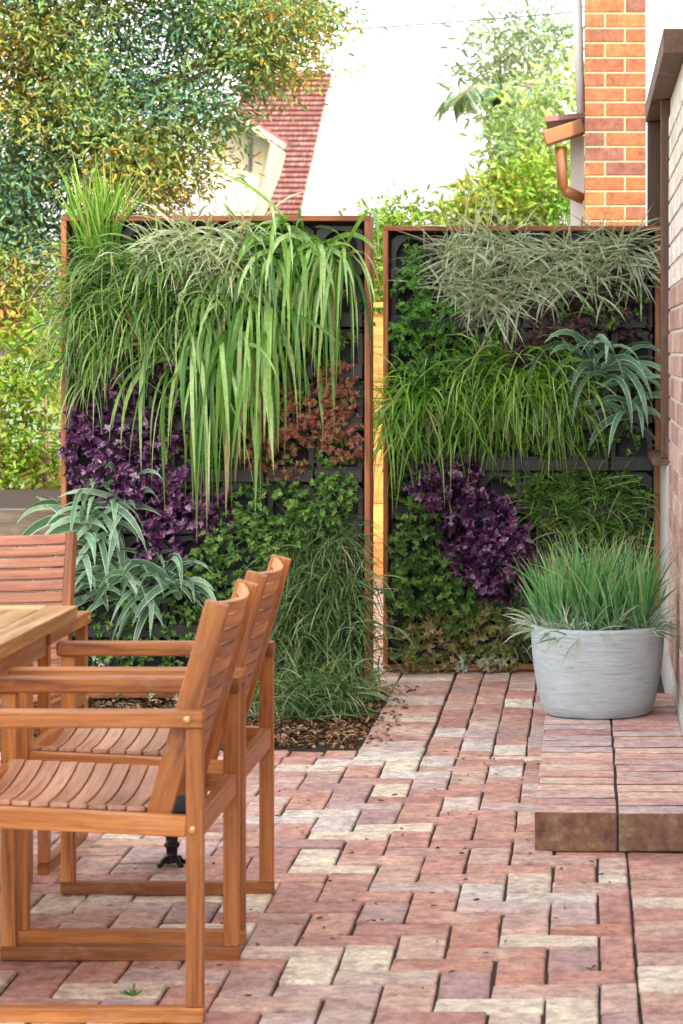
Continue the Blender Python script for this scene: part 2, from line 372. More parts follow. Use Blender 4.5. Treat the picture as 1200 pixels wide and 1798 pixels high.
def clipbrick(mb, x0, x1, y0, y1, R, top=0, jt=.0055, th=.05):
    rx0, rx1, ry0, ry1 = R
    a0, a1, b0, b1 = max(x0, rx0), min(x1, rx1), max(y0, ry0), min(y1, ry1)
    if a1 - a0 < .035 or b1 - b0 < .035: return
    j = lambda: random.uniform(.5, 1.7) * jt * .5
    z = top + random.uniform(-.003, .003)
    a0 += j(); a1 -= j(); b0 += j(); b1 -= j()
    n0 = len(mb.v); mb.box(a0, a1, b0 + .0015, b1 - .0015, z - th, z, tilt=random.uniform(-.005, .005))
    an = random.gauss(0, .010); cx, cy = (a0 + a1) / 2, (b0 + b1) / 2; ty = random.uniform(-.012, .012)
    for i in range(n0, len(mb.v)):
        x, y, zz = mb.v[i]; dx, dy = x - cx + random.uniform(-.0015, .0015), y - cy + random.uniform(-.002, .002)
        mb.v[i] = (cx + dx * math.cos(an) - dy * math.sin(an), cy + dx * math.sin(an) + dy * math.cos(an), zz + dy * ty)
def herring(mb, R, ox, oy, w=.12):
    x0, x1, y0, y1 = R
    for i in range(int((x0 - ox) / w) - 3, int((x1 - ox) / w) + 3):
        for k in range(int((y0 - oy) / w) - 3, int((y1 - oy) / w) + 3):
            X, Y = ox + i * w, oy + k * w
            if (i - k) % 4 == 0: clipbrick(mb, X, X + 2 * w, Y, Y + w, R)
            elif (i - k) % 4 == 3: clipbrick(mb, X, X + w, Y, Y + 2 * w, R)
mb = MB()
herring(mb, (-6.5, .115, .6, 8.9), .03, .07)
y = .6
while y < 7.2: clipbrick(mb, .115, .33, y, y + .12, (.115, .33, 0, 20)); y += .12      # edge course by the wall
for (x0, n) in ((-.565, 7),):                                                           # stretcher columns between the gardens
    for i in range(n):
        X = x0 + i * .118; y = 8.9 - (i % 3) * .08 - .04
        while y < 17: clipbrick(mb, X, X + .118, y, y + .24, (-.57, .33, 8.9, 17)); y += .24
y = 8.9
while y < 17: clipbrick(mb, -.805, -.57, y, y + .118, (-.81, -.565, 8.9, 17)); y += .118  # cross course edging the bed
herring(mb, (-6.5, -.805, 10.62, 17), -.8, 10.6)
y0 = 8.9
herring(mb, (-6.5, -.805, 8.9, 9.05), -.8, 8.9)
tag(mb.build('brick_paving', M['paver'], bevel=.006, seg=2), kind='structure')

# garden bed with bark chips
mb = MB(); nx, ny = 60, 30
vs = []; fs = []
for j in range(ny + 1):
    for i in range(nx + 1):
        x = -5 + i * (4.19 / nx); yy = 9.06 + j * (1.55 / ny)
        e = min(1, min(i, nx - i, j, ny - j) / 3)
        vs.append((x, yy, -.014 + e * .012 + .012 * e * math.sin(x * 9 + yy * 7) * math.cos(yy * 13)))
for j in range(ny):
    for i in range(nx): a = j * (nx + 1) + i; fs.append((a, a + 1, a + nx + 2, a + nx + 1))
mb.add(vs, fs, vs); tag(mb.build('garden_bed_soil', M['soil'], smooth=True), kind='structure')
lf = LF(); n = 9000
p = np.stack([RNG.uniform(-2.6, -.815, n), RNG.uniform(9.05, 10.6, n), RNG.uniform(.0, .03, n)], 1)
dd = RNG.normal(size=(n, 3)) * np.array([1, 1, .35]); lf.leaves(p, dd, np.array([[0, 0, 1.0]]) + RNG.normal(size=(n, 3)) * .5, .03, .012)
n = 220
p = np.stack([RNG.uniform(-1.0, -.70, n), RNG.uniform(9.0, 10.8, n), np.full(n, .006)], 1)
lf.leaves(p, RNG.normal(size=(n, 3)) * np.array([1, 1, .1]), np.array([[0, 0, 1.0]]) + RNG.normal(size=(n, 3)) * .2, .022, .012)
tag(lf.build('bark_mulch', L_['mulch']), 'brown bark chips covering the garden bed', 'mulch', kind='stuff')
lf = LF(); n = 110
pz = np.stack([RNG.uniform(-1.25, .1, n), RNG.uniform(5.5, 9.0, n), np.full(n, .006)], 1)
lf.leaves(pz, RNG.normal(size=(n, 3)) * np.array([1, 1, .05]), np.array([[0, 0, 1.0]]) + RNG.normal(size=(n, 3)) * .25, .018, .009)
tag(lf.build('leaf_litter', L_['mulch']), 'small dry leaf crumbs scattered over the brick paving', 'leaf litter', kind='stuff')
lf = LF()
wx, wy, _ = W(232, 1748, 5.6)
lf.blades((wx, wy, 0), 14, (.004, .004, 0), (0, 0, .8), (.8, .8, .2), .03, .3, .005, 4, seg=4)
tag(lf.build('weed_seedling', L_['fine']), 'tiny green weed growing in a joint between pavers beside the nearest armchair', 'weed')

# ------------------------------------------------------------------ step of rowlock bricks
st = thing('brick_step', (.09, 8.4, 0), 'low brick step of bricks on edge along the house wall, under the grey pot', 'step')
mb = MB(); mb.box(-.23, .228, -1.19, 1.28, -.015, .1); mb.build('core', M['sand'], st)
for col, (a, b) in enumerate(((-.236, -.004), (.0, .238))):
    mb = MB(); y = -1.2; k = 0
    while y < 1.28:
        d = .121 + random.uniform(-.004, .004)
        mb.box(a + random.uniform(.0, .005), b - random.uniform(.0, .003), y + .003, y + d - random.choice((.004, .008, .012)), .0 if k == 0 else .03, .11 + random.uniform(-.002, .002), tilt=random.uniform(-.003, .003))
        y += d; k += 1
    mb.build('brick_course', M['step'], st, bevel=.004)

# ------------------------------------------------------------------ armchairs
def make_chair(loc, rz, label):
    t = thing('armchair', loc, label, 'chair', rz, 'slatted timber armchairs round the table')
    h = .29; zt = .655; pw, pt = .036, .03
    for sy in (-1, 1):
        y = sy * (h - pt / 2)
        mb = MB(); mb.bar((.275 - pw / 2, y, .032), (.275 - pw / 2, y, zt - .036), pw, pt, (0, 1, 0)); mb.build('leg', M['teak'], t, bevel=.003)
        mb = MB(); mb.bar((-.275 + pw / 2, y, .032), (-.275 + pw / 2, y, zt - .036), pw, pt, (0, 1, 0)); mb.build('leg', M['teak'], t, bevel=.003)
        mb = MB(); mb.bar((-.276, y, .016), (.276, y, .016), pt + .001, .032); mb.build('runner', M['teak'], t, bevel=.003)
        mb = MB(); mb.bar((-.285, y, zt - .018), (.277, y, zt - .018), pt + .016, .036); mb.build('armrest', M['teak'], t, bevel=.005, seg=3)
        mb = MB(); mb.bar((-.275 + pw, y, .434), (.275 - pw, y, .411), .026, .044); mb.build('seat_rail', M['teak'], t, bevel=.003)
        ys = sy * .238
        mb = MB(); mb.bar((.165, ys, .395), (.300, ys, .878), .024, .052, (1, 0, 0)); mb.build('back_stile', M['teak'], t, bevel=.004)
        for (bx, bz, yy) in ((.275 - pw * .5 - .004, .405, sy * (h + .0005)), (.243, zt - .018, sy * (h + .0085))):
            mb = MB(); mb.lathe([(.008, 0), (.008, .002), (.005, .0042), (.002, .0045)], (0, 0, 0), 14, 'y')
            if sy < 0: mb.v = [(a, -b, c) for a, b, c in mb.v]
            mb.v = [(a + bx, b + yy, c + bz) for a, b, c in mb.v]
            mb.build('bolt', M['bolt'], t, smooth=False)
    mb = MB(); mb.bar((.275 - pw / 2, -h + pt, .408), (.275 - pw / 2, h - pt, .408), .026, .05); mb.build('rear_rail', M['teak'], t, bevel=.003)
    mb = MB(); mb.bar((-.275 + pw / 2, -h + pt, .432), (-.275 + pw / 2, h - pt, .432), .026, .05); mb.build('front_rail', M['teak'], t, bevel=.003)
    mb = MB(); x = -.236; yi = h - pt
    while x < .14:
        zc = .462 - (x + .24) * .048
        pts = []
        for k in range(15):
            u = -1 + 2 * k / 14; pts.append((x, u * (yi + .0), zc - .036 * (1 - u * u) ** 1.0 + .0))
        mb.strip(pts, .0375, .011); x += .0405
    mb.build('seat', M['teak_seat'], t, bevel=.0025)
    mb = MB(); k = 0; s0 = .115
    ax = Vector((.135, 0, .483)); Ls = ax.length; ax.normalize(); nrmv = Vector((ax.z, 0, -ax.x))
    s = .075
    while s < Ls - .012:
        c = Vector((.165, 0, .395)) + ax * s; pts = []
        for q in range(15):
            u = -1 + 2 * q / 14; pts.append(c + Vector((0, u * .226, 0)) + nrmv * (.036 * (1 - u * u) - .012))
        mb.strip(pts, .013, .028, tuple(ax)); s += .034
    mb.build('backrest', M['teak'], t, bevel=.0025)
    return t
M['teak_seat'] = mat_wood('seat_timber', (.30, .13, .075), (.46, .235, .145), (.58, .35, .235), .4)
ch = make_chair((-1.078, 5.655, 0), 0, 'timber armchair nearest the camera, facing left to the table')
cb = copy_tree(ch); cb.location = (-1.086, 6.37, 0); cb['label'] = 'timber armchair just behind the nearest armchair, facing left to the table'
cc = make_chair((-1.735, 7.155, 0), math.radians(90), 'timber armchair at the far end of the table, slatted back facing the camera')
for c in cc.children:
    if c.name.split('.')[0] == 'backrest': c.data.materials[0] = M['red_wood']

# ------------------------------------------------------------------ table
tb = thing('dining_table', (-1.86, 5.85, 0), 'pale timber outdoor dining table at the left edge', 'table')
mb = MB(); mb.box(.42, .50, -.98, 1.0, .69, .728); mb.box(-.5, -.42, -.98, 1.0, .69, .728)
mb.box(-.419, .419, .91, 1.001, .69, .728); mb.box(-.419, .419, -.981, -.9, .69, .728)
for i in range(8):
    a = -.418 + i * .1045; mb.box(a + .001, a + .1025, -.899, .909, .692, .727)
mb.build('tabletop', M['table_wood'], tb, bevel=.004)
for a in ((.40, .425, -.93, .95), (-.425, -.40, -.93, .95)):
    mb = MB(); mb.box(*a, .60, .689); mb.build('apron', M['table_wood'], tb, bevel=.003)
for a in ((-.399, .399, .925, .95), (-.399, .399, -.93, -.905)):
    mb = MB(); mb.box(*a, .60, .689); mb.build('apron', M['table_wood'], tb, bevel=.003)
for sx in (-1, 1):
    for yy in (-.90, .895):
        mb = MB(); mb.bar((sx * .362, yy, 0), (sx * .362, yy, .689), .07, .07, (0, 1, 0)); mb.build('leg', M['teak'], tb, bevel=.004)

# ------------------------------------------------------------------ small iron stand behind the near chair
px, py, _ = W(302, 1519, 7.0)
ist = thing('iron_stand', (px, py, 0), 'small black cast iron stand with blue glazed top, standing behind the nearest armchair', 'garden ornament')
mb = MB(); mb.lathe([(.022, .012), (.024, .02), (.015, .026), (.016, .05), (.022, .056), (.022, .062), (.016, .068), (.018, .085), (.03, .105), (.034, .125), (.02, .128)], seg=20); mb.build('baluster', M['iron'], ist, smooth=True)
for k in range(4):
    a = math.pi / 4 + k * math.pi / 2; mb = MB()
    mb.tube([(math.cos(a) * r, math.sin(a) * r, z) for r, z in ((.012, .022), (.026, .02), (.036, .008), (.045, .007))], [.008, .007, .006, .007]); mb.build('foot', M['iron'], ist, smooth=True)
mb = MB(); mb.lathe([(.05, .129), (.105, .135), (.11, .142), (.104, .15), (.1, .151)], seg=28); mb.build('tray', M['iron'], ist, smooth=True)
mb = MB(); mb.lathe([(.08, .152), (.095, .165), (.098, .2), (.09, .22), (.06, .225)], seg=28); mb.build('bowl', M['blue_glaze'], ist, smooth=True)

# ------------------------------------------------------------------ pot with grasses
PX, PY, PZ = (1050 - VX) * 9.2 / FPX, 9.2, .112
pot = thing('planter_pot', (PX, PY, PZ), 'large blue grey pot with rounded sides standing on the brick step', 'plant pot')
mb = MB(); prof = [(.0, 0), (.188, 0), (.194, .004), (.206, .04), (.218, .09), (.228, .15), (.235, .21), (.239, .27), (.240, .305), (.239, .314), (.232, .317), (.225, .312), (.221, .28), (.212, .265)]
mb.lathe(prof, seg=72, cap=False); mb.build('shell', M['pot'], pot, smooth=True)
mb = MB(); mb.lathe([(.215, .262), (.212, .275), (.12, .285), (.001, .288)], seg=40, cap=False); mb.build('potting_soil', M['soil'], pot, smooth=True)
lf = LF()
for a in range(46):
    r = .19 * math.sqrt(random.random()); th = random.uniform(0, 6.28)
    cx, cy = r * math.cos(th), r * math.sin(th)
    lf.blades((PX + cx, PY + cy, PZ + .28), 20, (.016, .016, .004), (cx * 1.2 + random.uniform(-.2, .2), cy * 1.0, 1), (.16, .16, .1), random.uniform(.22, .36), .38, random.choice((.005, .007, .010)), random.uniform(.8, 3.6), seg=7, stiff=.1)
tag(lf.build('upright_grass', L_['potgrass']), 'fresh green upright grass growing in the grey pot', 'grass plant')
lf = LF()
for a in range(44):
    th = random.uniform(0, 6.28); r = random.uniform(.1, .205); cx, cy = r * math.cos(th), r * math.sin(th)
    lf.blades((PX + cx, PY + cy, PZ + .285), 15, (.014, .014, .004), (cx * 2.6, cy * 2.6, .9), (.7, .7, .4), random.uniform(.10, .19), .35, .0065, 8, seg=8)
tag(lf.build('silver_grass', L_['potpale']), 'pale silvery curled grass spilling over the rim of the grey pot', 'grass plant')

# ------------------------------------------------------------------ the two vertical gardens
def garden(name, x0, x1, ytop, ybot, Y, label, zb, pocket_rows):
    a = W(x0, ytop, Y); b = W(x1, ybot, Y); X0, X1, ZT = a[0], b[0], a[2]; ZB = zb
    t = thing(name, ((X0 + X1) / 2, Y, 0), label, 'green wall')
    def loc(mb): mb.v = [(v[0] - (X0 + X1) / 2, v[1] - Y, v[2]) for v in mb.v]; return mb
    w = .022; D = .17
    mb = MB(); mb.box(X0, X0 + w, Y, Y + D, ZB, ZT - w); loc(mb).build('frame_side', M['frame_wood'], t, bevel=.002)
    mb = MB(); mb.box(X1 - w, X1, Y, Y + D, ZB, ZT - w); loc(mb).build('frame_side', M['frame_wood'], t, bevel=.002)
    mb = MB(); mb.box(X0, X1, Y, Y + D, ZT - w, ZT); loc(mb).build('frame_top', M['frame_wood'], t, bevel=.002)
    mb = MB(); mb.box(X0 + w + .001, X1 - w - .001, Y + .01, Y + D - .01, ZB + .0, ZB + w); loc(mb).build('frame_bottom', M['frame_wood'], t, bevel=.002)
    mb = MB(); mb.box(X0 + w + .002, X1 - w - .002, Y + .11, Y + D - .005, ZB + w, ZT - w - .002); loc(mb).build('backing_panel', M['felt'], t)
    # modular pockets: a grid of dark plastic cells, each with an arched mouth
    nc = 6; cw = (X1 - X0 - 2 * w - .012) / nc; rh = (ZT - ZB - 2 * w - .02) / pocket_rows
    for r in range(pocket_rows):
        for c in range(nc):
            cx0 = X0 + w + .006 + c * cw; cz0 = ZB + w + .008 + r * rh
            mb = MB(); g = .004; n = 10
            # front plate with arched hole, extruded
            outer = []; inner = []
            ax0, ax1, az0, az1 = cx0 + g, cx0 + cw - g, cz0 + g, cz0 + rh - g
            ccx, hw_, hb = (ax0 + ax1) / 2, (ax1 - ax0) * .38, az0 + (az1 - az0) * .30; hr = (az1 - az0) * .22
            inner = [(ccx - hw_, hb), (ccx + hw_, hb)] + [(ccx + hw_ * math.cos(math.pi * k / n), hb + hr + (az1 - az0) * .38 * math.sin(math.pi * k / n)) for k in range(n + 1)]
            def proj(p):
                dx, dz = p[0] - ccx, p[1] - (az0 + az1) / 2
                s_ = min((ax1 - ccx) / max(abs(dx), 1e-6), ((az1 - az0) / 2) / max(abs(dz), 1e-6)); return (ccx + dx * s_, (az0 + az1) / 2 + dz * s_)
            outer = [proj(p) for p in inner]; m_ = len(inner)
            vs = []
            for yy in (Y + .055, Y + .063):
                vs += [(p[0], yy, p[1]) for p in inner] + [(p[0], yy, p[1]) for p in outer]
            fs = []
            for k in range(m_):
                k2 = (k + 1) % m_
                fs += [(k, k2, m_ + k2, m_ + k), (2 * m_ + k, 3 * m_ + k, 3 * m_ + k2, 2 * m_ + k2), (k, 2 * m_ + k, 2 * m_ + k2, k2), (m_ + k, m_ + k2, 3 * m_ + k2, 3 * m_ + k)]
            mb.add(vs, fs, vs)
            mb.box(ax0, ax1, Y + .02, Y + .054, az0, az0 + .05)      # lip holding the soil
            mb.box(ax0 + .004, ax1 - .004, Y + .064, Y + .108, az0 + .002, az0 + .03)
            loc(mb).build('planter_pocket', M['black'], t, bevel=.002)
    return t, X0, X1, ZB, ZT
YL, YR = 10.15, 11.2
gl = garden('vertical_garden', 107, 650, 378, 1240, YL, 'tall timber framed green wall on the left, behind the chairs, thick with long strap leaves', .03, 9)
gr = garden('vertical_garden', 673, 1160, 396, 1182, YR, 'timber framed green wall on the right, between the gap and the brick house', .015, 9)
WL, WR = YL + .05, YR + .05

def plant(name, mat, label, cat, fn):
    lf = LF(); fn(lf); return tag(lf.build(name, L_[mat]), label, cat, name.replace('_', ' ') + 's growing in the green walls')
def tuft(roots, Y, n, L, w, k, mean=(0, -.8, .35), spread=(.5, .3, .4), rad=(.03, .015, .03), Lv=.35, wall=True, tone=(0, 1), fold=.25, seg=8, stiff=.25):
    def fn(lf):
        for r in roots:
            x, y = r[0], r[1]; Lk = L * (r[2] if len(r) > 2 else 1); nn = int(n * (r[3] if len(r) > 3 else 1))
            mdx = r[4] if len(r) > 4 else 0
            p = W(x, y, Y); 
            lf.blades((p[0], Y - .01, p[2]), nn, rad, (mean[0] + mdx, mean[1], mean[2]), spread, Lk, Lv, w, k, wall=Y if wall else None, tone=tone, fold=fold, seg=seg, stiff=stiff, floor=.03)
    return fn
def patch(blobs, Y, dens, L, w, thick=.09, whorl=9, flat=.6, tone_j=.35, wide=.45, erect=.55, fold=.3, thin=False):
    """small-leaf plants: whorls of leaves over lumpy mounds. blobs px: (cx, cy, rx, ry)"""
    L, w, dens = L * .72, w * .72, dens * 1.7
    def fn(lf):
        for (cx, cy, rx, ry) in blobs:
            c = W(cx, cy, Y); sx, sz = rx * Y / FPX, ry * Y / FPX
            nw = int(dens * math.pi * sx * sz * 10000 / (whorl * 1.0)) + 3
            a = RNG.uniform(0, 2 * np.pi, nw); rr = np.sqrt(RNG.random(nw)) * (1 + .12 * np.sin(a * 5 + cx))
            ox = rr * np.cos(a) * sx; oz = rr * np.sin(a) * sz
            lay = RNG.random(nw) ** .6
            dep = thick * np.sqrt(np.clip(1 - rr ** 2, .05, 1)) * lay * (1 + .35 * np.sin(ox * 60 + cx) * np.cos(oz * 55))
            cen = np.stack([c[0] + ox, Y - .005 - dep, c[2] + oz], 1)
            axis = nrm(np.stack([ox / sx * .5, -np.ones(nw), oz / sz * .5 + .25], 1) + RNG.normal(size=(nw, 3)) * .3)
            u = nrm(np.cross(axis, np.array([0.3, .1, 1.0]))); v = np.cross(axis, u)
            cen_t = (RNG.random(nw) * (1 - tone_j)); 
            for q in range(whorl):
                th = 2 * np.pi * q / whorl * 1.37 + RNG.random(nw) * .9
                rad_ = (u * np.cos(th)[:, None] + v * np.sin(th)[:, None]); e = erect * (.6 + .8 * RNG.random(nw))[:, None]
                d = nrm(rad_ * (1 - e * .5) + axis * e)
                nv = nrm(axis - rad_ * .4)
                st_ = cen + axis * (RNG.random(nw) * L * .4)[:, None]
                lf.leaves(st_, d, nv, L, w, tone=cen_t + RNG.random(nw) * tone_j, wide=wide, fold=fold)
    return fn

# --- left garden, top to bottom
plant('spiky_grass', 'bright', 'bright green spiky grass standing up over the top left corner of the left green wall', 'grass plant',
      tuft([(172, 450), (160, 445, .8), (186, 440, .9)], WL, 55, .36, .0065, .5, mean=(0, -.22, 1.0), spread=(.24, .15, .12), stiff=.1))
plant('fine_grass', 'fine', 'fine green grass mop at the upper left edge of the left green wall', 'grass plant',
      tuft([(165, 490), (195, 470), (155, 540, .9), (225, 500)], WL, 70, .29, .0055, 6.5, spread=(.6, .3, .5), rad=(.05, .02, .05)))
plant('fine_grass', 'fine', 'fine green grass hanging to a wispy beard above the purple leaves, lower left of the first mop', 'grass plant',
      tuft([(160, 570, 1.1), (190, 560, 1.1), (170, 630, 1), (220, 590), (145, 600, 1.0)], WL, 70, .33, .0055, 7.5, spread=(.5, .3, .5), rad=(.05, .02, .05)))
plant('fine_grass', 'fine', 'fine green grass mound between the pale tuft and the long strap leaves', 'grass plant',
      tuft([(270, 540), (310, 520), (340, 560, .9), (240, 560), (290, 490)], WL, 75, .34, .006, 6, spread=(.75, .3, .5), rad=(.05, .02, .05), mean=(-.15, -.8, .35)))
plant('variegated_grass', 'pale', 'pale cream striped grass tuft near the top middle of the left green wall', 'grass plant',
      tuft([(300, 440), (340, 430), (275, 450, .9)], WL, 62, .27, .008, 6, spread=(.8, .3, .5), rad=(.04, .02, .03)))
plant('variegated_grass', 'pale', 'silvery striped grass tuft just left of the long strap leaves', 'grass plant',
      tuft([(395, 440), (430, 425), (385, 500), (425, 480), (360, 465)], WL, 66, .25, .008, 6, spread=(.85, .3, .55), rad=(.04, .02, .04)))
plant('strap_leaf_plant', 'strap', 'tall glossy strap leaf clump spilling from the top edge of the left green wall', 'strap leaf plant',
      tuft([(500, 412, 1, 1, 0), (478, 425, .8), (530, 430, .75), (505, 450, .9), (470, 480, .7)], WL, 17, .44, .018, 15, spread=(.5, .3, .35), rad=(.045, .02, .045), mean=(0, -.6, .4)))
plant('strap_leaf_plant', 'strap', 'strap leaf clump arching over the top right corner of the left green wall', 'strap leaf plant',
      tuft([(588, 445, 1.0, 1, 0), (595, 455, .95, .8, -.05), (580, 455, 1.05, .6, -.1)], WL, 18, .58, .018, 16, spread=(.42, .25, .25), rad=(.03, .02, .03), mean=(-.08, -.55, .35)))
plant('strap_leaf_plant', 'strap', 'longest strap leaf clump hanging down the middle of the left green wall', 'strap leaf plant',
      tuft([(400, 580, 1.1, 1.1), (440, 530, 1.0, 1.1), (370, 600, 1.05), (470, 510, .95, 1), (410, 650, .9, 1), (450, 600, .85, 1), (345, 600, 1.0, .8, -.1), (385, 540, .8)], WL, 17, .64, .018, 15, spread=(.45, .3, .35), rad=(.07, .02, .07), mean=(0, -.6, .25)))
plant('strap_leaf_plant', 'strap', 'shorter strap leaves beside the copper foliage, right of the middle of the left green wall', 'strap leaf plant',
      tuft([(500, 530, .8), (530, 510, .7), (470, 560, .9), (480, 600, .9), (540, 560, .5, .6)], WL, 16, .40, .016, 15, spread=(.45, .3, .35), rad=(.06, .02, .06), mean=(0, -.6, .25)))
plant('strap_leaf_plant', 'strap', 'few single pale strap leaves arching left across the purple foliage', 'strap leaf plant',
      tuft([(300, 610, 1.0, 1, -.9), (310, 640, .9, .8, -.7)], WL, 6, .50, .015, 7, spread=(.2, .2, .2), rad=(.02, .02, .02), mean=(-.2, -.6, .6), tone=(.5, 1)))
plant('purple_leaf_plant', 'purple', 'deep purple leaves at the left edge of the left green wall', 'purple plant',
      patch([(170, 790, 58, 70), (235, 850, 60, 60), (150, 740, 35, 35), (235, 790, 50, 60)], WL, .8, .03, .021, .15))
plant('purple_leaf_plant', 'purple', 'dark purple leaves glimpsed behind the arching pale strap leaves', 'purple plant',
      patch([(250, 680, 60, 60), (215, 650, 40, 50), (290, 740, 50, 60), (310, 650, 40, 50)], WL, .6, .032, .022, .07))
plant('purple_leaf_plant', 'purple', 'purple leaves below the tips of the long strap leaves', 'purple plant',
      patch([(300, 920, 60, 60), (360, 900, 55, 40), (280, 970, 40, 40), (310, 860, 60, 50)], WL, .7, .032, .023, .1))
plant('copper_leaf_plant', 'copper', 'copper red fine foliage in the middle right of the left green wall', 'copper plant',
      patch([(495, 790, 52, 55), (520, 735, 50, 60), (480, 725, 50, 50), (450, 780, 35, 40)], WL, 1.5, .022, .009, .18, whorl=12))
plant('copper_leaf_plant', 'copper', 'coral and green fine foliage against the right frame of the left green wall', 'copper plant',
      patch([(600, 720, 40, 50), (602, 775, 38, 38), (575, 710, 34, 55), (595, 670, 36, 35)], WL, 1.5, .022, .009, .18, whorl=12))
plant('trailing_leaf_plant', 'mat', 'small leaved green carpet plant in the lower middle of the left green wall', 'creeping plant',
      patch([(480, 890, 70, 45), (560, 890, 60, 50), (420, 950, 70, 50), (500, 950, 60, 50), (590, 860, 40, 30)], WL, 1.0, .024, .015, .14))
plant('trailing_leaf_plant', 'mat', 'dark small leaved carpet plant behind the two chair backs', 'creeping plant',
      patch([(370, 1020, 60, 60), (440, 1040, 60, 60), (380, 1090, 60, 40), (500, 1020, 50, 50), (460, 1100, 50, 60)], WL, .8, .024, .015, .10))
plant('trailing_leaf_plant', 'mat', 'dark green leaves low on the left green wall, seen under the chair arms', 'creeping plant',
      patch([(200, 1170, 60, 60), (300, 1170, 70, 60), (400, 1180, 60, 60), (150, 1120, 40, 60), (250, 1120, 60, 60), (200, 1060, 60, 60), (300, 1080, 60, 60), (350, 1170, 60, 60)], WL, .45, .024, .014, .05))
for (b_, lab) in (((300, 1212, 38, 20), 'grey and white leaves low on the left green wall, between the chair arms'), ((185, 1150, 28, 12), 'small grey leaves under the far arm of the second armchair')):
    plant('white_marked_plant', 'white', lab, 'variegated plant', patch([b_], WL, .28, .026, .013, .09, whorl=6))
plant('blue_strap_plant', 'blue', 'blue green strap leaf clump left of the purple leaves, near the left frame', 'strap leaf plant',
      tuft([(160, 890, 1), (185, 920, 1.05), (150, 950, .9), (215, 900, .9), (135, 905, .9, .5, -.5)], WL, 12, .33, .029, 8, spread=(.9, .3, .6), rad=(.03, .02, .03), mean=(0, -.6, .7)))
plant('blue_strap_plant', 'blue', 'blue green strap leaf clump just above the far armchair arm', 'strap leaf plant',
      tuft([(200, 1010, 1), (160, 1030, .9), (235, 1030, 1)], WL, 13, .31, .027, 8, spread=(.9, .3, .6), rad=(.03, .02, .03), mean=(0, -.6, .7)))
plant('blue_strap_plant', 'blue', 'blue green strap leaf clump beside the nearer chair back', 'strap leaf plant',
      tuft([(290, 1020, 1), (270, 1040, .95), (315, 1030, 1.05)], WL, 13, .31, .024, 8, spread=(.9, .3, .6), rad=(.03, .02, .03), mean=(0, -.6, .7)))
for (rs, lab) in (
    ([(570, 930), (545, 950), (600, 955, .9), (520, 985, .8)], 'dark fine grass at the top of the long grassy fall on the right of the left green wall'),
    ([(565, 1010), (600, 1005), (530, 1030, .9), (615, 1040, .8)], 'second dark grass mop from the top of the fall on the left green wall'),
    ([(540, 1080), (580, 1070), (612, 1085, .9), (510, 1095), (485, 1120, .8)], 'dark grass mop level with the far chair arm in the left green wall'),
    ([(550, 1140), (590, 1135), (618, 1145, .8), (515, 1150)], 'fourth dark grass mop down, just above the lowest, on the left green wall'),
    ([(545, 1200), (590, 1195), (620, 1205, .8), (505, 1200), (570, 1225, .8), (530, 1230, .8)], 'lowest dark grass mop reaching down to the mulch on the left green wall'),
    ([(460, 1160), (445, 1200, .8), (490, 1210, .9)], 'dark grass tuft seen behind the far armchair post')):
    plant('drooping_grass', 'dark', lab, 'grass plant', tuft(rs, WL, 105, .225, .005, 7.5, spread=(.8, .35, .6), rad=(.05, .02, .045), mean=(0, -.7, .3)))
plant('drooping_grass', 'dark', 'dark grass spilling from the left green wall onto the mulch of the bed', 'grass plant',
      tuft([(500, 1215), (540, 1225), (580, 1220), (615, 1215, .9), (470, 1225, .8), (560, 1240, .8), (520, 1250, .8), (600, 1245, .7)], 9.74, 90, .21, .005, 7.5, spread=(.8, .45, .6), rad=(.05, .05, .03), mean=(0, -.6, .5), wall=False))
plant('drooping_grass', 'dark', 'short dark grass above the carpet plant near the chair tops', 'grass plant', tuft([(500, 970, .7), (530, 955, .7)], WL, 70, .2, .005, 7, spread=(.7, .3, .5)))

plant('trailing_leaf_plant', 'mat', 'dark shaded undergrowth behind the strap leaves and copper foliage, left green wall', 'creeping plant',
      patch([(560, 560, 90, 110), (540, 700, 100, 90), (430, 700, 100, 110), (600, 810, 40, 40), (520, 800, 90, 60), (420, 800, 90, 90), (340, 780, 80, 90), (440, 580, 110, 90)], WL + .03, .3, .03, .016, .03))
# --- right garden
plant('trailing_leaf_plant', 'mat', 'dark shaded undergrowth behind the hanging grass of the right green wall', 'creeping plant',
      patch([(800, 780, 110, 60), (930, 790, 110, 60), (1050, 790, 90, 60), (1060, 700, 80, 70), (950, 850, 80, 50), (860, 560, 90, 60), (720, 820, 40, 90), (1000, 640, 90, 50)], WR + .03, .3, .03, .016, .03))
for (rs, lab) in (
    ([(810, 440), (785, 450, .8), (840, 450)], 'sage striped grass tuft at the top left of the right green wall'),
    ([(870, 425, 1.05), (900, 440)], 'sage striped grass tuft at the middle of the top edge of the right green wall'),
    ([(955, 450), (1000, 440, .9)], 'brownish striped grass tuft between the two top tufts of the right green wall'),
    ([(1060, 430), (1100, 440, 1.05), (1120, 470, .8)], 'blue tinted striped grass tuft in the top right corner of the right green wall'),
    ([(815, 515), (845, 500), (800, 500, .8)], 'striped grass tuft beside the green rosettes in the right green wall'),
    ([(880, 520, 1.1), (920, 500), (860, 540)], 'largest spiky striped grass tuft just above the brown plum foliage')):
    plant('striped_grass', 'sage', lab, 'grass plant', tuft(rs, WR, 58, .23, .0068, 2.6, spread=(.9, .35, .7), rad=(.04, .02, .035), mean=(0, -.55, .1)))
plant('striped_grass', 'sage', 'striped grass filling below the top right corner tuft', 'grass plant', tuft([(1010, 500, .9), (960, 500, .9), (1050, 480, .9)], WR, 55, .25, .009, 5, spread=(.9, .35, .6), rad=(.04, .02, .035), mean=(0, -.7, .25)))
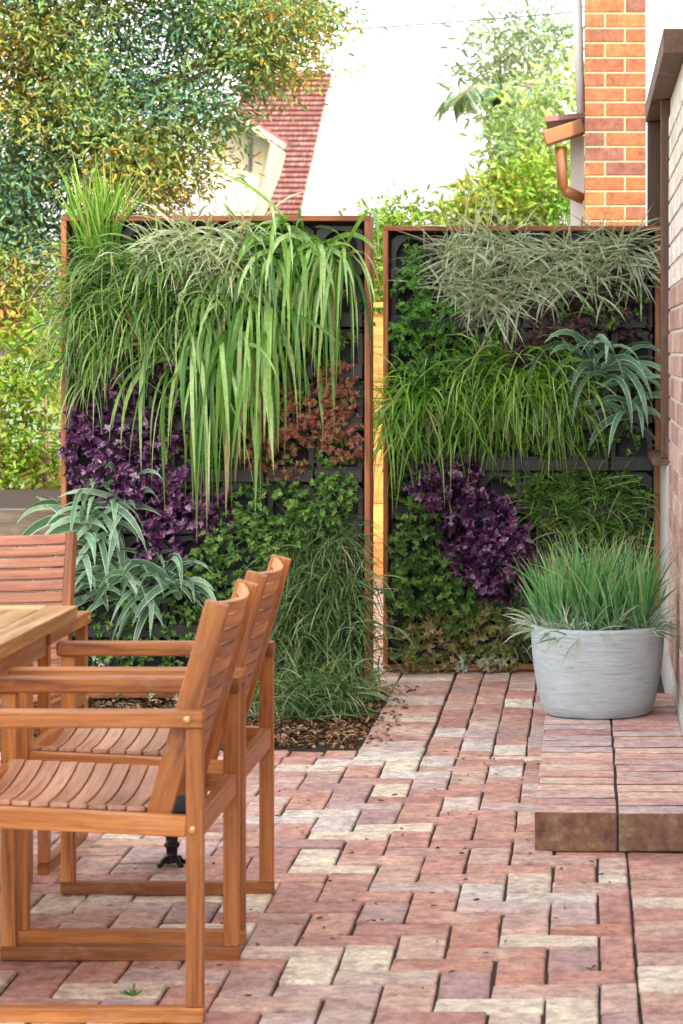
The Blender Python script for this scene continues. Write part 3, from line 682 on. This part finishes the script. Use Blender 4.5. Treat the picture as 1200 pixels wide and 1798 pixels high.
plant('rosette_plant', 'rosette', 'lush green rosettes high along the left frame of the right green wall', 'leafy plant',
      patch([(725, 510, 34, 40), (760, 560, 48, 45), (718, 580, 30, 50)], WR, .9, .03, .016, .16, whorl=10))
plant('rosette_plant', 'rosette', 'lush green rosettes just above the hanging grass of the right green wall', 'leafy plant',
      patch([(760, 620, 50, 35), (730, 660, 42, 32), (850, 620, 40, 32), (795, 650, 40, 30)], WR, .9, .03, .016, .15, whorl=10))
plant('rosette_plant', 'mat', 'dark little plant in the top left corner pocket of the right green wall', 'leafy plant',
      patch([(725, 438, 22, 26), (733, 462, 25, 26)], WR + .02, .6, .026, .014, .05))
plant('plum_leaf_plant', 'plum', 'brown plum coloured foliage above the hanging green grass in the right green wall', 'plum plant',
      patch([(930, 600, 50, 32), (990, 590, 50, 35), (900, 620, 30, 25), (1030, 580, 40, 30)], WR, .8, .038, .008, .12, whorl=12))
plant('plum_leaf_plant', 'plum', 'brown and green foliage under the striped grass at the right of the right green wall', 'plum plant',
      patch([(970, 545, 60, 30), (1060, 540, 50, 50), (1110, 560, 30, 50), (1100, 500, 30, 30)], WR, .7, .034, .008, .07, whorl=12))
plant('trailing_leaf_plant', 'mat', 'dark green sprigs mixed in the plum foliage near the right frame', 'creeping plant',
      patch([(1060, 560, 55, 45), (1010, 540, 50, 25), (1110, 520, 28, 40)], WR, .4, .024, .012, .09))
for (rs, lab) in (
    ([(720, 700, 1), (745, 710, 1.15), (700, 730, 1.2), (715, 760, 1.1, .5)], 'green grass hanging longest over the left frame of the right green wall'),
    ([(800, 690), (770, 700), (830, 700, .9)], 'green grass tuft between the longest one and the middle ones in the right green wall'),
    ([(875, 665, 1.0), (850, 690), (900, 690, 1.0), (865, 730, .7)], 'green grass tuft hanging in the middle of the right green wall'),
    ([(945, 660, 1.1), (970, 670, 1.05), (920, 690, 1.05), (995, 690, .9)], 'green grass tuft hanging beside the blue green strap leaves in the right green wall')):
    plant('hanging_grass', 'bright', lab, 'grass plant', tuft(rs, WR, 52, .37, .0075, 8, spread=(.65, .35, .5), rad=(.06, .02, .06), mean=(0, -.65, .25)))
plant('blue_strap_plant', 'blue', 'blue green strap leaf clump beside the hanging grass, on the right green wall', 'strap leaf plant',
      tuft([(1045, 650, 1.0), (1055, 670, 1)], WR, 13, .42, .030, 9, spread=(.6, .25, .35), rad=(.025, .02, .03), mean=(-.05, -.6, .7)))
plant('blue_strap_plant', 'blue', 'blue green strap leaves arching at the right frame, upper of the pair there', 'strap leaf plant',
      tuft([(1085, 640, 1, 1)], WR, 11, .33, .024, 8, spread=(.7, .25, .35), rad=(.02, .02, .02), mean=(.25, -.55, .8)))
plant('blue_strap_plant', 'blue', 'blue green strap leaves splayed at the right frame, lower of the pair there', 'strap leaf plant',
      tuft([(1108, 725, 1, 1)], WR, 19, .32, .027, 8, spread=(.8, .25, .35), rad=(.02, .02, .02), mean=(0, -.55, .6)))
plant('purple_leaf_plant', 'purple', 'deep purple leaves spreading down the middle of the right green wall', 'purple plant',
      patch([(795, 850, 60, 55), (845, 920, 62, 60), (880, 1000, 52, 52), (765, 860, 42, 55), (895, 940, 42, 60), (830, 980, 40, 50)], WR, .9, .032, .023, .21))
plant('short_grass', 'fine', 'short green grass in the lower right of the right green wall, behind the pot grass', 'grass plant',
      tuft([(960, 860), (1010, 870), (1060, 860), (1100, 880), (980, 910), (1040, 910), (1110, 920, .8), (940, 900)], WR, 55, .17, .006, 5, spread=(.9, .35, .6), rad=(.05, .02, .04)))
plant('trailing_leaf_plant', 'mat', 'dark leaves under the short grass in the right green wall', 'creeping plant',
      patch([(990, 870, 70, 40), (1080, 870, 60, 45), (1000, 950, 60, 50), (1080, 950, 55, 50), (1120, 900, 30, 60), (1035, 910, 60, 60)], WR, .45, .024, .013, .04))
plant('trailing_leaf_plant', 'mat', 'bright small leaved carpet plant left of the purple leaves, right green wall', 'creeping plant',
      patch([(730, 960, 50, 55), (760, 1020, 60, 55), (715, 1040, 38, 60), (800, 1055, 55, 45), (740, 900, 40, 40)], WR, 1.0, .026, .015, .15))
plant('trailing_leaf_plant', 'mat', 'small dark leaves low in the right green wall, behind the grey pot', 'creeping plant',
      patch([(920, 1060, 50, 50), (980, 1060, 60, 60), (1060, 1060, 60, 60), (1000, 1130, 80, 40), (1110, 1060, 40, 70)], WR, .4, .024, .013, .05))
plant('mixed_leaf_plant', 'mixed', 'pinkish and olive leaves at the bottom of the right green wall, left of the pot', 'leafy plant',
      patch([(740, 1100, 55, 35), (800, 1095, 50, 40), (860, 1100, 50, 45), (730, 1150, 45, 28), (800, 1155, 55, 22), (880, 1150, 45, 25), (910, 1090, 30, 40)], WR, .62, .034, .018, .11))
plant('white_marked_plant', 'white', 'few white marked leaves along the bottom edge of the right green wall', 'variegated plant',
      patch([(825, 1165, 32, 8), (870, 1162, 22, 8)], WR - .06, .3, .04, .015, .04, whorl=5))
plant('drooping_grass', 'dark', 'small dark grass beside the left of the grey pot, low in the right green wall', 'grass plant',
      tuft([(915, 1090), (900, 1120, .8)], WR, 45, .22, .006, 6, spread=(.8, .3, .5)))

# ------------------------------------------------------------------ brick house on the right
house = thing('brick_house', (.333, 11.4, 0), 'brick house wall with white mortar at the right edge', 'house')
def hx(mb): mb.v = [(v[0] - .333, v[1] - 11.4, v[2]) for v in mb.v]; return mb
mb = MB(); mb.box(.345, 6, -3, 11.39, -.02, 5.05); hx(mb).build('wall', M['render'], house)
mb = MB(); mb.box(.338, .344, 2.0, 10.3, .1845, 2.418); hx(mb).build('mortar', M['mortar_w'], house)
for z_lo, z_hi, mname, pname in ((.188, 1.66, 'wallbrick', 'brick_facing'), (1.66, 2.36, 'palebrick', 'painted_glare_facing')):  # upper courses take the paler brick that carries the sun glare as colour
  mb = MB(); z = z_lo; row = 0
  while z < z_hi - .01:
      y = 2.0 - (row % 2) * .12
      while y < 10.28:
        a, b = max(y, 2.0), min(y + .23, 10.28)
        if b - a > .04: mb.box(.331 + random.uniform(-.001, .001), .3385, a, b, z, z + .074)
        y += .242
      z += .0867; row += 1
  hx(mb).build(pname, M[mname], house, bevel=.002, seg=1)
mb = MB(); mb.box(.326, .344, 2.0, 11.35, -.02, .15); mb.box(.33, .344, 2.0, 11.35, .1505, .184); hx(mb).build('plinth', M['grey_render'], house, bevel=.006)
mb = MB(); mb.box(.322, .344, 10.305, 11.38, .185, .945); hx(mb).build('window_apron', M['grey_render'], house, bevel=.004)
wf = hx((lambda m: (m.box(.27, .344, 11.31, 11.36, .96, 2.42), m)[1])(MB())).build('window_frame', M['brown_wood'], house, bevel=.003)
mb = MB(); mb.box(.262, .3445, 8.72, 11.37, 2.421, 2.505); hx(mb).build('window_head', M['brown_wood'], house, bevel=.004)
mb = MB(); mb.box(.268, .3445, 10.31, 11.365, .946, .975); hx(mb).build('window_sill', M['brown_wood'], house, bevel=.003)
mb = MB(); mb.box(.333, .344, 10.36, 11.3, .976, 2.40); hx(mb).build('window_pane', M['glass'], house)
mb = MB(); mb.box(.30, .344, 10.305, 10.345, .976, 2.419); hx(mb).build('window_frame', M['brown_wood'], house, bevel=.003)

# ------------------------------------------------------------------ neighbouring brick pier, eave and downpipe
YP = 15.0
nb = thing('brick_pier', (.17, YP, 0), 'tall orange brick pier rising behind the right green wall', 'brick pier')
def nx_(mb): mb.v = [(v[0] - .17, v[1] - YP, v[2]) for v in mb.v]; return mb
mb = MB(); mb.box(-.006, .346, YP + .004, YP + .8, 0, 4.8); nx_(mb).build('mortar', M['mortar'], nb)
mb = MB(); z = .006; r = 0
while z < 4.75:
    segs = [(-.01, .222), (.234, .35)] if r % 2 else [(-.01, .106), (.118, .35)]
    for (a, b) in segs: mb.box(a, b, YP, YP + .10, z, z + .075)
    y = YP + .112 - (r % 2) * .06
    for sx in ((-.01, .02), (.32, .35)):
        yy = y
        while yy < YP + .78: mb.box(sx[0], sx[1], max(yy, YP + .112), min(yy + .23, YP + .8), z, z + .075); yy += .242
    z += .0868; r += 1
nx_(mb).build('bricks', M['pier'], nb, bevel=.002, seg=1)
# white trim and neighbour wall left of the pier
nw = thing('neighbour_eave', (-.1, YP + .2, 0), 'terracotta gutter and downpipe on the white building beside the orange brick pier', 'building')
def nw_(mb): mb.v = [(v[0] + .1, v[1] - YP - .2, v[2]) for v in mb.v]; return mb
a = W(1004, 0, 15.2); b = W(1024, 0, 15.2)
mb = MB(); p0 = W(1012, -60, 15.2); p1 = W(1021, 212, 15.2); mb.tube([p0, p1], [.03, .026], 14); nw_(mb).build('white_pipe', M['white_paint'], nw, smooth=True)
mb = MB(); q0 = W(1002, 240, 15.4); q1 = W(1030, 345, 15.4); mb.box(q0[0], -.012, 15.3, 15.9, 0, q0[2]); nw_(mb).build('wall', M['render'], nw)
# sloping gutter
mb = MB(); g0 = W(956, 243, 15.1); g1 = W(1026, 226, 15.1)
mb.bar((g0[0], 15.15, g0[2]), (g1[0], 15.15, g1[2] + .02), .16, .085); nw_(mb).build('gutter', M['orange_paint'], nw, bevel=.008)
mb = MB(); g0 = W(985, 256, 15.1); g1 = W(988, 325, 15.1); g2 = W(1026, 349, 15.1)
mb.tube([(g0[0], 15.16, g0[2]), (g1[0], 15.16, g1[2]), (g1[0] + .02, 15.16, g1[2] - .03), (g2[0], 15.16, g2[2])], [.036, .033, .033, .033], 12); nw_(mb).build('downpipe', M['orange_paint'], nw, smooth=True)
mb = MB(); mb.bar((g1[0] - .1, 15.4, W(0, 215, 15.4)[2]), (.0, 15.4, W(0, 208, 15.4)[2]), .5, .03); nw_(mb).build('eave_roof', M['tiles'], nw)

# ------------------------------------------------------------------ orange fence, timber retaining wall
fn_ = thing('orange_fence', (-1.0, 15, 0), 'sunlit orange timber fence seen through the gap between the green walls', 'fence')
def fx(mb): mb.v = [(v[0] + 1.0, v[1] - 15, v[2]) for v in mb.v]; return mb
mb = MB(); z = .05
for hh in (.23, .23, .23, .23, .23, .23, .2): mb.box(-2.2, -.3, 15.03, 15.055, z, z + hh - .004); z += hh
fx(mb).build('boards', M['orange_wood'], fn_, bevel=.003)
for X in (-2.2, -1.5, -.9, -.34):
    mb = MB(); mb.box(X, X + .09, 14.99, 15.029, 0, 1.66); fx(mb).build('post', M['orange_wood'], fn_, bevel=.003)
mb = MB(); mb.box(-2.22, -.24, 14.985, 15.07, 1.661, 1.69); fx(mb).build('cap_rail', M['orange_wood'], fn_, bevel=.003)
rw = thing('retaining_wall', (-3.6, 11, 0), 'weathered grey timber sleeper wall holding back the lime shrubs at the left', 'retaining wall')
mb = MB(); z = 0
for hh in (.24, .24, .25): mb.box(-3.4, 1.45, 0, .08, z, z + hh - .004); z += hh
mb.build('sleepers', M['grey_wood'], rw, bevel=.005)
mb = MB(); mb.box(-6.5, -2.15, 11.085, 13.8, -.02, .66); tag(mb.build('raised_bed_soil', M['soil']), kind='structure')

# ------------------------------------------------------------------ trees and shrubs
def crown(lf, blobs, dens, L, w, cl=.16, k=30, drop=.0, tone_c=True, droop=.0, wide=.45, shell=.5, jit=.45):
    """blobs: (x,y,z,rx,ry,rz) world ellipsoids; leaf clusters fill them unevenly"""
    for (x, y, z, rx, ry, rz) in blobs:
        nc = int(dens * (rx * ry * rz) ** (2 / 3)) + 2
        u = nrm(RNG.normal(size=(nc, 3))); r = (shell + (1 - shell) * RNG.random(nc)) ** .7
        cen = np.array([x, y, z]) + u * r[:, None] * np.array([rx, ry, rz])
        keep = RNG.random(nc) > drop; cen = cen[keep]; u = u[keep]; nc = len(cen)
        ct = .12 + RNG.random(nc) * .42 + .26 * (np.sin(cen[:, 0] * 3.3 + 1.0) * np.cos(cen[:, 2] * 3.7 + .6)) 
        n = nc * k; ci = np.repeat(np.arange(nc), k)
        off = RNG.normal(size=(n, 3)) * cl * np.array([1, 1, .75])
        p = cen[ci] + off
        d = nrm(off + RNG.normal(size=(n, 3)) * cl * .8 + np.array([0, 0, -droop]))
        lf.leaves(p, d, nrm(RNG.normal(size=(n, 3)) * .7 + np.array([0, -.3, .8])), L, w, tone=(ct[ci] + RNG.random(n) * jit).clip(0, 1), wide=wide)
def branches(mb, base, tips, r0):
    base = Vector(base)
    for tp in tips:
        tp = Vector(tp); mid = base.lerp(tp, .5) + Vector((random.uniform(-.15, .15), random.uniform(-.1, .1), random.uniform(.0, .25)))
        mb.tube([base, base.lerp(mid, .5) + Vector((random.uniform(-.05, .05), 0, .05)), mid, mid.lerp(tp, .5), tp], [r0, r0 * .75, r0 * .55, r0 * .35, r0 * .12], 8)
YT = 16.5
def B(px, py, r, Y=YT, ry=None, d=0.8):
    c = W(px, py, Y); s = r * Y / FPX; return (c[0], c[1], c[2], s, d, (ry or r) * Y / FPX)
tr = thing('leafy_tree', (-3.9, YT, 0), 'big tree with olive, teal and rusty leaves filling the upper left', 'tree')
def tx(mb): mb.v = [(v[0] + 3.9, v[1] - YT, v[2]) for v in mb.v]; return mb
lf = LF()
bl = [B(40, 60, 110), B(150, 20, 110), B(90, 190, 120), B(200, 150, 95), B(190, 270, 110, ry=80), B(285, 270, 75, ry=75), B(60, 330, 100), B(30, 450, 80), B(40, 540, 70, ry=60), B(-60, 520, 90), B(250, 330, 70, ry=40), B(320, 180, 48, ry=60),
      B(-120, 100, 160), B(-150, 320, 150), B(80, -120, 160), B(260, -90, 140), B(-60, -250, 180), B(200, -260, 150),
      B(340, 50, 60, ry=50), B(420, 40, 75, ry=60), B(430, 105, 50, ry=45), B(500, 40, 55, ry=45), B(545, 20, 40, ry=35), B(375, 190, 25, ry=35), B(480, 110, 40, ry=30), B(380, -60, 110, ry=60)]
crown(lf, bl, 270, .050, .019, cl=.12, k=44, droop=.03, jit=.2, shell=.15)
crown(lf, [B(555, 140, 30, ry=8), B(585, 110, 18, ry=10), B(520, 150, 25, ry=10), B(405, 290, 14, ry=35), B(575, 50, 18, ry=20)], 60, .06, .02, cl=.06, k=14)
lf.v = [a - np.array([-3.9, YT, 0]) for a in lf.v]
lf.build('crown', L_['gum'], tr)
mb = MB(); base = (-3.9, YT, 0); mb.tube([base, (-3.85, YT, .8), (-3.95, YT + .05, 1.6), (-3.8, YT, 2.3)], [.17, .14, .12, .10], 12)
branches(mb, (-3.8, YT, 2.2), [W(60, 60, YT), W(200, 250, YT), W(330, 230, YT), W(430, 90, YT), W(545, 20, YT), W(150, 20, YT), W(60, 330, YT)], .06)
branches(mb, (-3.86, YT, 1.3), [W(60, 560, 15.8), W(20, 470, 16), W(-100, 400, 16)], .05)
tx(mb).build('trunk', M['bark'], tr, smooth=True)

def shrub(name, blobs, mat, label, base, dens=240, L=.05, w=.022, cl=.08, k=22, cat='shrub', wide=.45, stem=.03):
    t = thing(name, (base[0], base[1], base[2]), label, cat)
    lf = LF(); crown(lf, blobs, dens, L, w, cl=cl, k=k, wide=wide); lf.v = [a - np.array(base) for a in lf.v]; lf.build('crown', L_[mat], t)
    mb = MB(); branches(mb, (0, 0, 0), [(b[0] - base[0], b[1] - base[1], b[2] - base[2]) for b in blobs[:5]], stem); mb.build('trunk', M['bark'], t, smooth=True)
    return t
YS = 14.3
shrub('garden_shrub', [B(20, 640, 75, YS, d=.35), B(80, 680, 60, YS, d=.35), B(30, 760, 75, YS, d=.35), B(90, 800, 55, YS, d=.35), B(20, 850, 60, YS, d=.35), B(75, 870, 50, YS, 40, d=.35), B(60, 590, 50, YS, d=.3)],
      'lime', 'bright lime green shrub behind the grey sleeper wall, left of the left green wall', (-3.0, YS, .0), L=.055, w=.024)
shrub('garden_shrub', [B(-100, 640, 110, YS, d=.4), B(-110, 800, 110, YS, d=.4), B(-260, 700, 140, YS, d=.4)],
      'lime', 'lime green shrub at the very left edge of the photo above the sleeper wall', (-3.9, YS, .0))
YB = 16.2
shrub('garden_shrub', [B(200, 640, 130, YB), B(200, 820, 140, YB), B(350, 720, 130, YB), B(180, 500, 90, YB), B(340, 880, 130, YB)], 'gum', 'olive shrub mostly hidden behind the left green wall', (-2.9, YB, 0), dens=130, L=.06, w=.026)
shrub('garden_shrub', [B(640, 480, 70, YB), B(690, 430, 60, YB), B(600, 560, 90, YB), B(700, 530, 70, YB), B(720, 395, 45, YB, 25), B(660, 600, 90, YB)], 'lime', 'yellow green shrub behind the orange fence, in the gap between the green walls', (-1.3, YB, 0), dens=220)
YG = 20
shrub('garden_shrub', [B(830, 370, 45, YG), B(905, 350, 45, YG), B(960, 330, 50, YG), B(1000, 370, 45, YG), B(880, 430, 90, YG), B(980, 470, 90, YG), B(800, 440, 70, YG)], 'lime', 'green shrub showing above the top of the right green wall, beside the orange pier', (-.5, YG, 0), dens=200, L=.07, w=.035)
shrub('flowering_tree', [B(890, 330, 32, 22, 50), B(905, 260, 34, 22, 50), B(915, 200, 36, 22, 40), B(945, 290, 40, 22), B(985, 270, 35, 22, 50), B(985, 160, 28, 22), B(880, 385, 30, 22, 30)], 'far', 'tall pale yellow green tree beside the terracotta downpipe', (-.6, 22, 0), dens=120, L=.09, w=.04, cl=.11, cat='tree', stem=.06)
shrub('grey_green_tree', [B(880, 70, 42, 26, 30), B(930, 60, 45, 26, 34), B(965, 100, 40, 26), B(905, 130, 48, 26, 34), B(850, 130, 42, 26, 25), B(940, 170, 36, 26), B(870, 180, 36, 26, 30)], 'fargrey', 'grey green treetop against the bright sky, left of the orange pier', (-.9, 26, 0), dens=80, L=.12, w=.04, cl=.15, k=18, cat='tree', stem=.08)
# palm behind
pl = thing('palm_tree', (W(900, 0, 24)[0], 24, 0), 'palm with arching feathery fronds in front of the bright sky', 'tree')
ctr = W(880, 175, 24); mb = MB(); mb.tube([(0, 0, 0), (.05, 0, 1.5), (0, 0, 2.8), (ctr[0] - pl.location.x, 0, ctr[2])], [.14, .12, .1, .08], 10); mb.build('trunk', M['bark'], pl, smooth=True)
for kf in range(11):
    a = kf * 2 * math.pi / 11 + .2; lf = LF(); Lf = .62; mb = MB(); pts = []
    c0 = Vector((ctr[0] - pl.location.x, 0, ctr[2])); d = Vector((math.cos(a), math.sin(a) * .8, .7)).normalized(); p = c0.copy()
    for s_ in range(12):
        pts.append(p.copy()); p = p + d * (Lf / 11); d = (d + Vector((0, 0, -.15))).normalized()
    mb.tube(pts, [.012 * (1 - i / 13) + .002 for i in range(12)], 6)
    fr = mb.build('frond', M['bark'], pl, smooth=True)
    P = []; D = []
    for i in range(1, 11):
        dd_ = (pts[i + 1] - pts[i - 1]).normalized(); sd = dd_.cross(Vector((0, 0, 1))).normalized()
        for sg in (-1, 1):
            for q in (0, .5):
                P.append(pts[i].lerp(pts[i + 1], q)); D.append(dd_ * .6 + sd * sg + Vector((0, 0, -.35)))
    lf.leaves(np.array([list(v) for v in P]), np.array([list(v) for v in D]), np.tile(np.array([[0, 0, 1.0]]), (len(P), 1)), .26, .03, wide=.3)
    lf.build('leaflets', L_['fargrey'], fr)

# ------------------------------------------------------------------ far house with red tiles
fh = thing('tiled_house', (W(480, 0, 70)[0], 72, 0), 'far house with steep red tiled roof and white gabled dormer, behind the tree', 'house')
hx0, hy0 = fh.location.x, 72
def fw(mb): mb.v = [(v[0] - hx0, v[1] - hy0, v[2]) for v in mb.v]; return mb
A0 = Vector(W(352, 520, 69)); A1 = Vector(W(497, 520, 69)); A2 = Vector(W(585, 130, 75)); A3 = Vector(W(430, 130, 75))
mb = MB(); rows = 42; cols = 40
nrm_r = (A1 - A0).cross(A3 - A0).normalized()
if nrm_r.y > 0: nrm_r = -nrm_r
for r in range(rows):
    for c in range(cols):
        def P(u, v): return A0.lerp(A1, u).lerp(A3.lerp(A2, u), v)
        u0, u1, v0, v1 = c / cols, (c + .94) / cols, r / rows, (r + 1.15) / rows
        off = .0 if r % 2 else 0
        b_ = P(u0, v0) + nrm_r * .14; c_ = P(u1, v0) + nrm_r * .14; um = P((u0 + u1) / 2, v0) + nrm_r * .22; d_ = P(u1, v1) + nrm_r * .03; e_ = P(u0, v1) + nrm_r * .03; ut = P((u0 + u1) / 2, v1) + nrm_r * .1
        b2 = P(u0, v0); c2 = P(u1, v0)
        mb.add([b_, um, c_, d_, ut, e_, b2, c2], [(0, 1, 4, 5), (1, 2, 3, 4), (6, 7, 2, 1, 0)], [(0, 0, 0)] * 8)
fw(mb).build('roof', M['tiles'], fh)
mb = MB(); N = nrm_r * .25
q = [A0, A1, A2, A3]; q2 = [v - N for v in q]
mb.add(q + q2, [(0, 1, 2, 3), (7, 6, 5, 4), (0, 4, 5, 1), (1, 5, 6, 2), (2, 6, 7, 3), (3, 7, 4, 0)], [(0, 0, 0)] * 8); fw(mb).build('roof_deck', M['cream'], fh)
mb = MB(); w0 = W(340, 0, 72)[0]; w1 = W(500, 0, 72)[0]; mb.box(w0, w1, 70.5, 78, 0, W(0, 480, 70)[2]); fw(mb).build('wall', M['cream'], fh)
# dormer
def prism(pix, Y0, Y1):
    mb = MB(); n = len(pix); f = [W(x, y, Y0) for x, y in pix]; b = [(v[0], Y1, v[2]) for v in f]
    mb.add(f + b, [tuple(range(n)), tuple(range(2 * n - 1, n - 1, -1))] + [(i, (i + 1) % n, n + (i + 1) % n, n + i) for i in range(n)], [(0, 0, 0)] * (2 * n)); return mb
fw(prism([(368, 420), (368, 205), (405, 200), (472, 248), (440, 372), (425, 420)], 68.0, 72)).build('dormer', M['cream'], fh)
mb = MB(); mb.bar(W(392, 185, 67.6), W(503, 258, 67.6), .5, .12, (0, 0, 1)); fw(mb).build('barge_board', M['cream'], fh)
mb = MB(); mb.bar(W(395, 181, 67.8), W(509, 254, 67.8), .9, .09, (0, 0, 1)); fw(mb).build('dormer_roof', M['tiles'], fh)
fw(prism([(437, 300), (437, 238), (444, 244), (443, 300)], 67.95, 67.99)).build('window', M['glass'], fh)

# ------------------------------------------------------------------ overhead cables
def cable(label, x0, y0, x1, y1, Y, r, sag):
    a = Vector(W(x0, y0, Y)); b = Vector(W(x1, y1, Y)); mb = MB()
    mb.tube([a.lerp(b, t / 16) + Vector((0, 0, -sag * 4 * (t / 16) * (1 - t / 16))) for t in range(17)], [r] * 17, 6)
    tag(mb.build('overhead_cable', M['cable'], smooth=True), label, 'cable')
cable('dark overhead cable crossing the bright sky near the top of the photo', 150, 80, 1060, 16, 21, .007, .02)
cable('upper of two thin slanting wires in front of the grey green treetop', 880, 205, 1040, 30, 19, .0035, .01)
cable('lower of two thin slanting wires, nearer the terracotta gutter', 840, 285, 1040, 95, 19, .0035, .01)

# ------------------------------------------------------------------ light, world, camera
sun_dir = Vector((.62, -.60, .78)).normalized()       # towards the sun: right, behind the camera; the house shades the court
w = bpy.data.worlds.new('World'); SC.world = w; w.use_nodes = True; nt = w.node_tree; nt.nodes.clear()
sky = nt.nodes.new('ShaderNodeTexSky'); sky.sky_type = 'NISHITA'; sky.sun_disc = False
sky.sun_elevation = math.asin(sun_dir.z); sky.sun_rotation = math.atan2(sun_dir.x, sun_dir.y)
sky.air_density = 1.0; sky.dust_density = 4.0; sky.ozone_density = 1.0
hs = nt.nodes.new('ShaderNodeHueSaturation'); hs.inputs['Saturation'].default_value = .2
bg = nt.nodes.new('ShaderNodeBackground'); bg.inputs[1].default_value = .15; out = nt.nodes.new('ShaderNodeOutputWorld')
nt.links.new(sky.outputs[0], hs.inputs['Color']); wt = nt.nodes.new('ShaderNodeMix'); wt.data_type = 'RGBA'; wt.blend_type = 'MULTIPLY'; wt.inputs[0].default_value = 1; wt.inputs[7].default_value = (1.04, 1.0, .95, 1); nt.links.new(hs.outputs[0], wt.inputs[6]); nt.links.new(wt.outputs[2], bg.inputs[0]); nt.links.new(bg.outputs[0], out.inputs[0])
sl = bpy.data.lights.new('sun', 'SUN'); sl.energy = 2.0; sl.angle = math.radians(.6); sl.color = (1, .93, .82)
so = bpy.data.objects.new('sun', sl); COL.objects.link(so); so.rotation_euler = sun_dir.to_track_quat('Z', 'Y').to_euler(); so.location = (3, -3, 8)

cam = bpy.data.cameras.new('camera'); co = bpy.data.objects.new('camera', cam); COL.objects.link(co)
co.location = (0, 0, CH); co.rotation_euler = (math.radians(90), 0, 0)
cam.sensor_fit = 'HORIZONTAL'; cam.sensor_width = 24; cam.lens = FPX / 1200 * 24
cam.shift_x = -(VX - 600) / 1200; cam.shift_y = -(899 - VY) / 1200
cam.clip_start = .05; cam.clip_end = 2000
cam.dof.use_dof = True; cam.dof.focus_distance = 9.0; cam.dof.aperture_fstop = 9
SC.camera = co
SC.view_settings.view_transform = 'Standard'; SC.view_settings.look = 'None'; SC.view_settings.gamma = 1
SC.view_settings.exposure = 2.42
SC.render.engine = 'CYCLES'
SC.cycles.max_bounces = 8; SC.cycles.transmission_bounces = 6
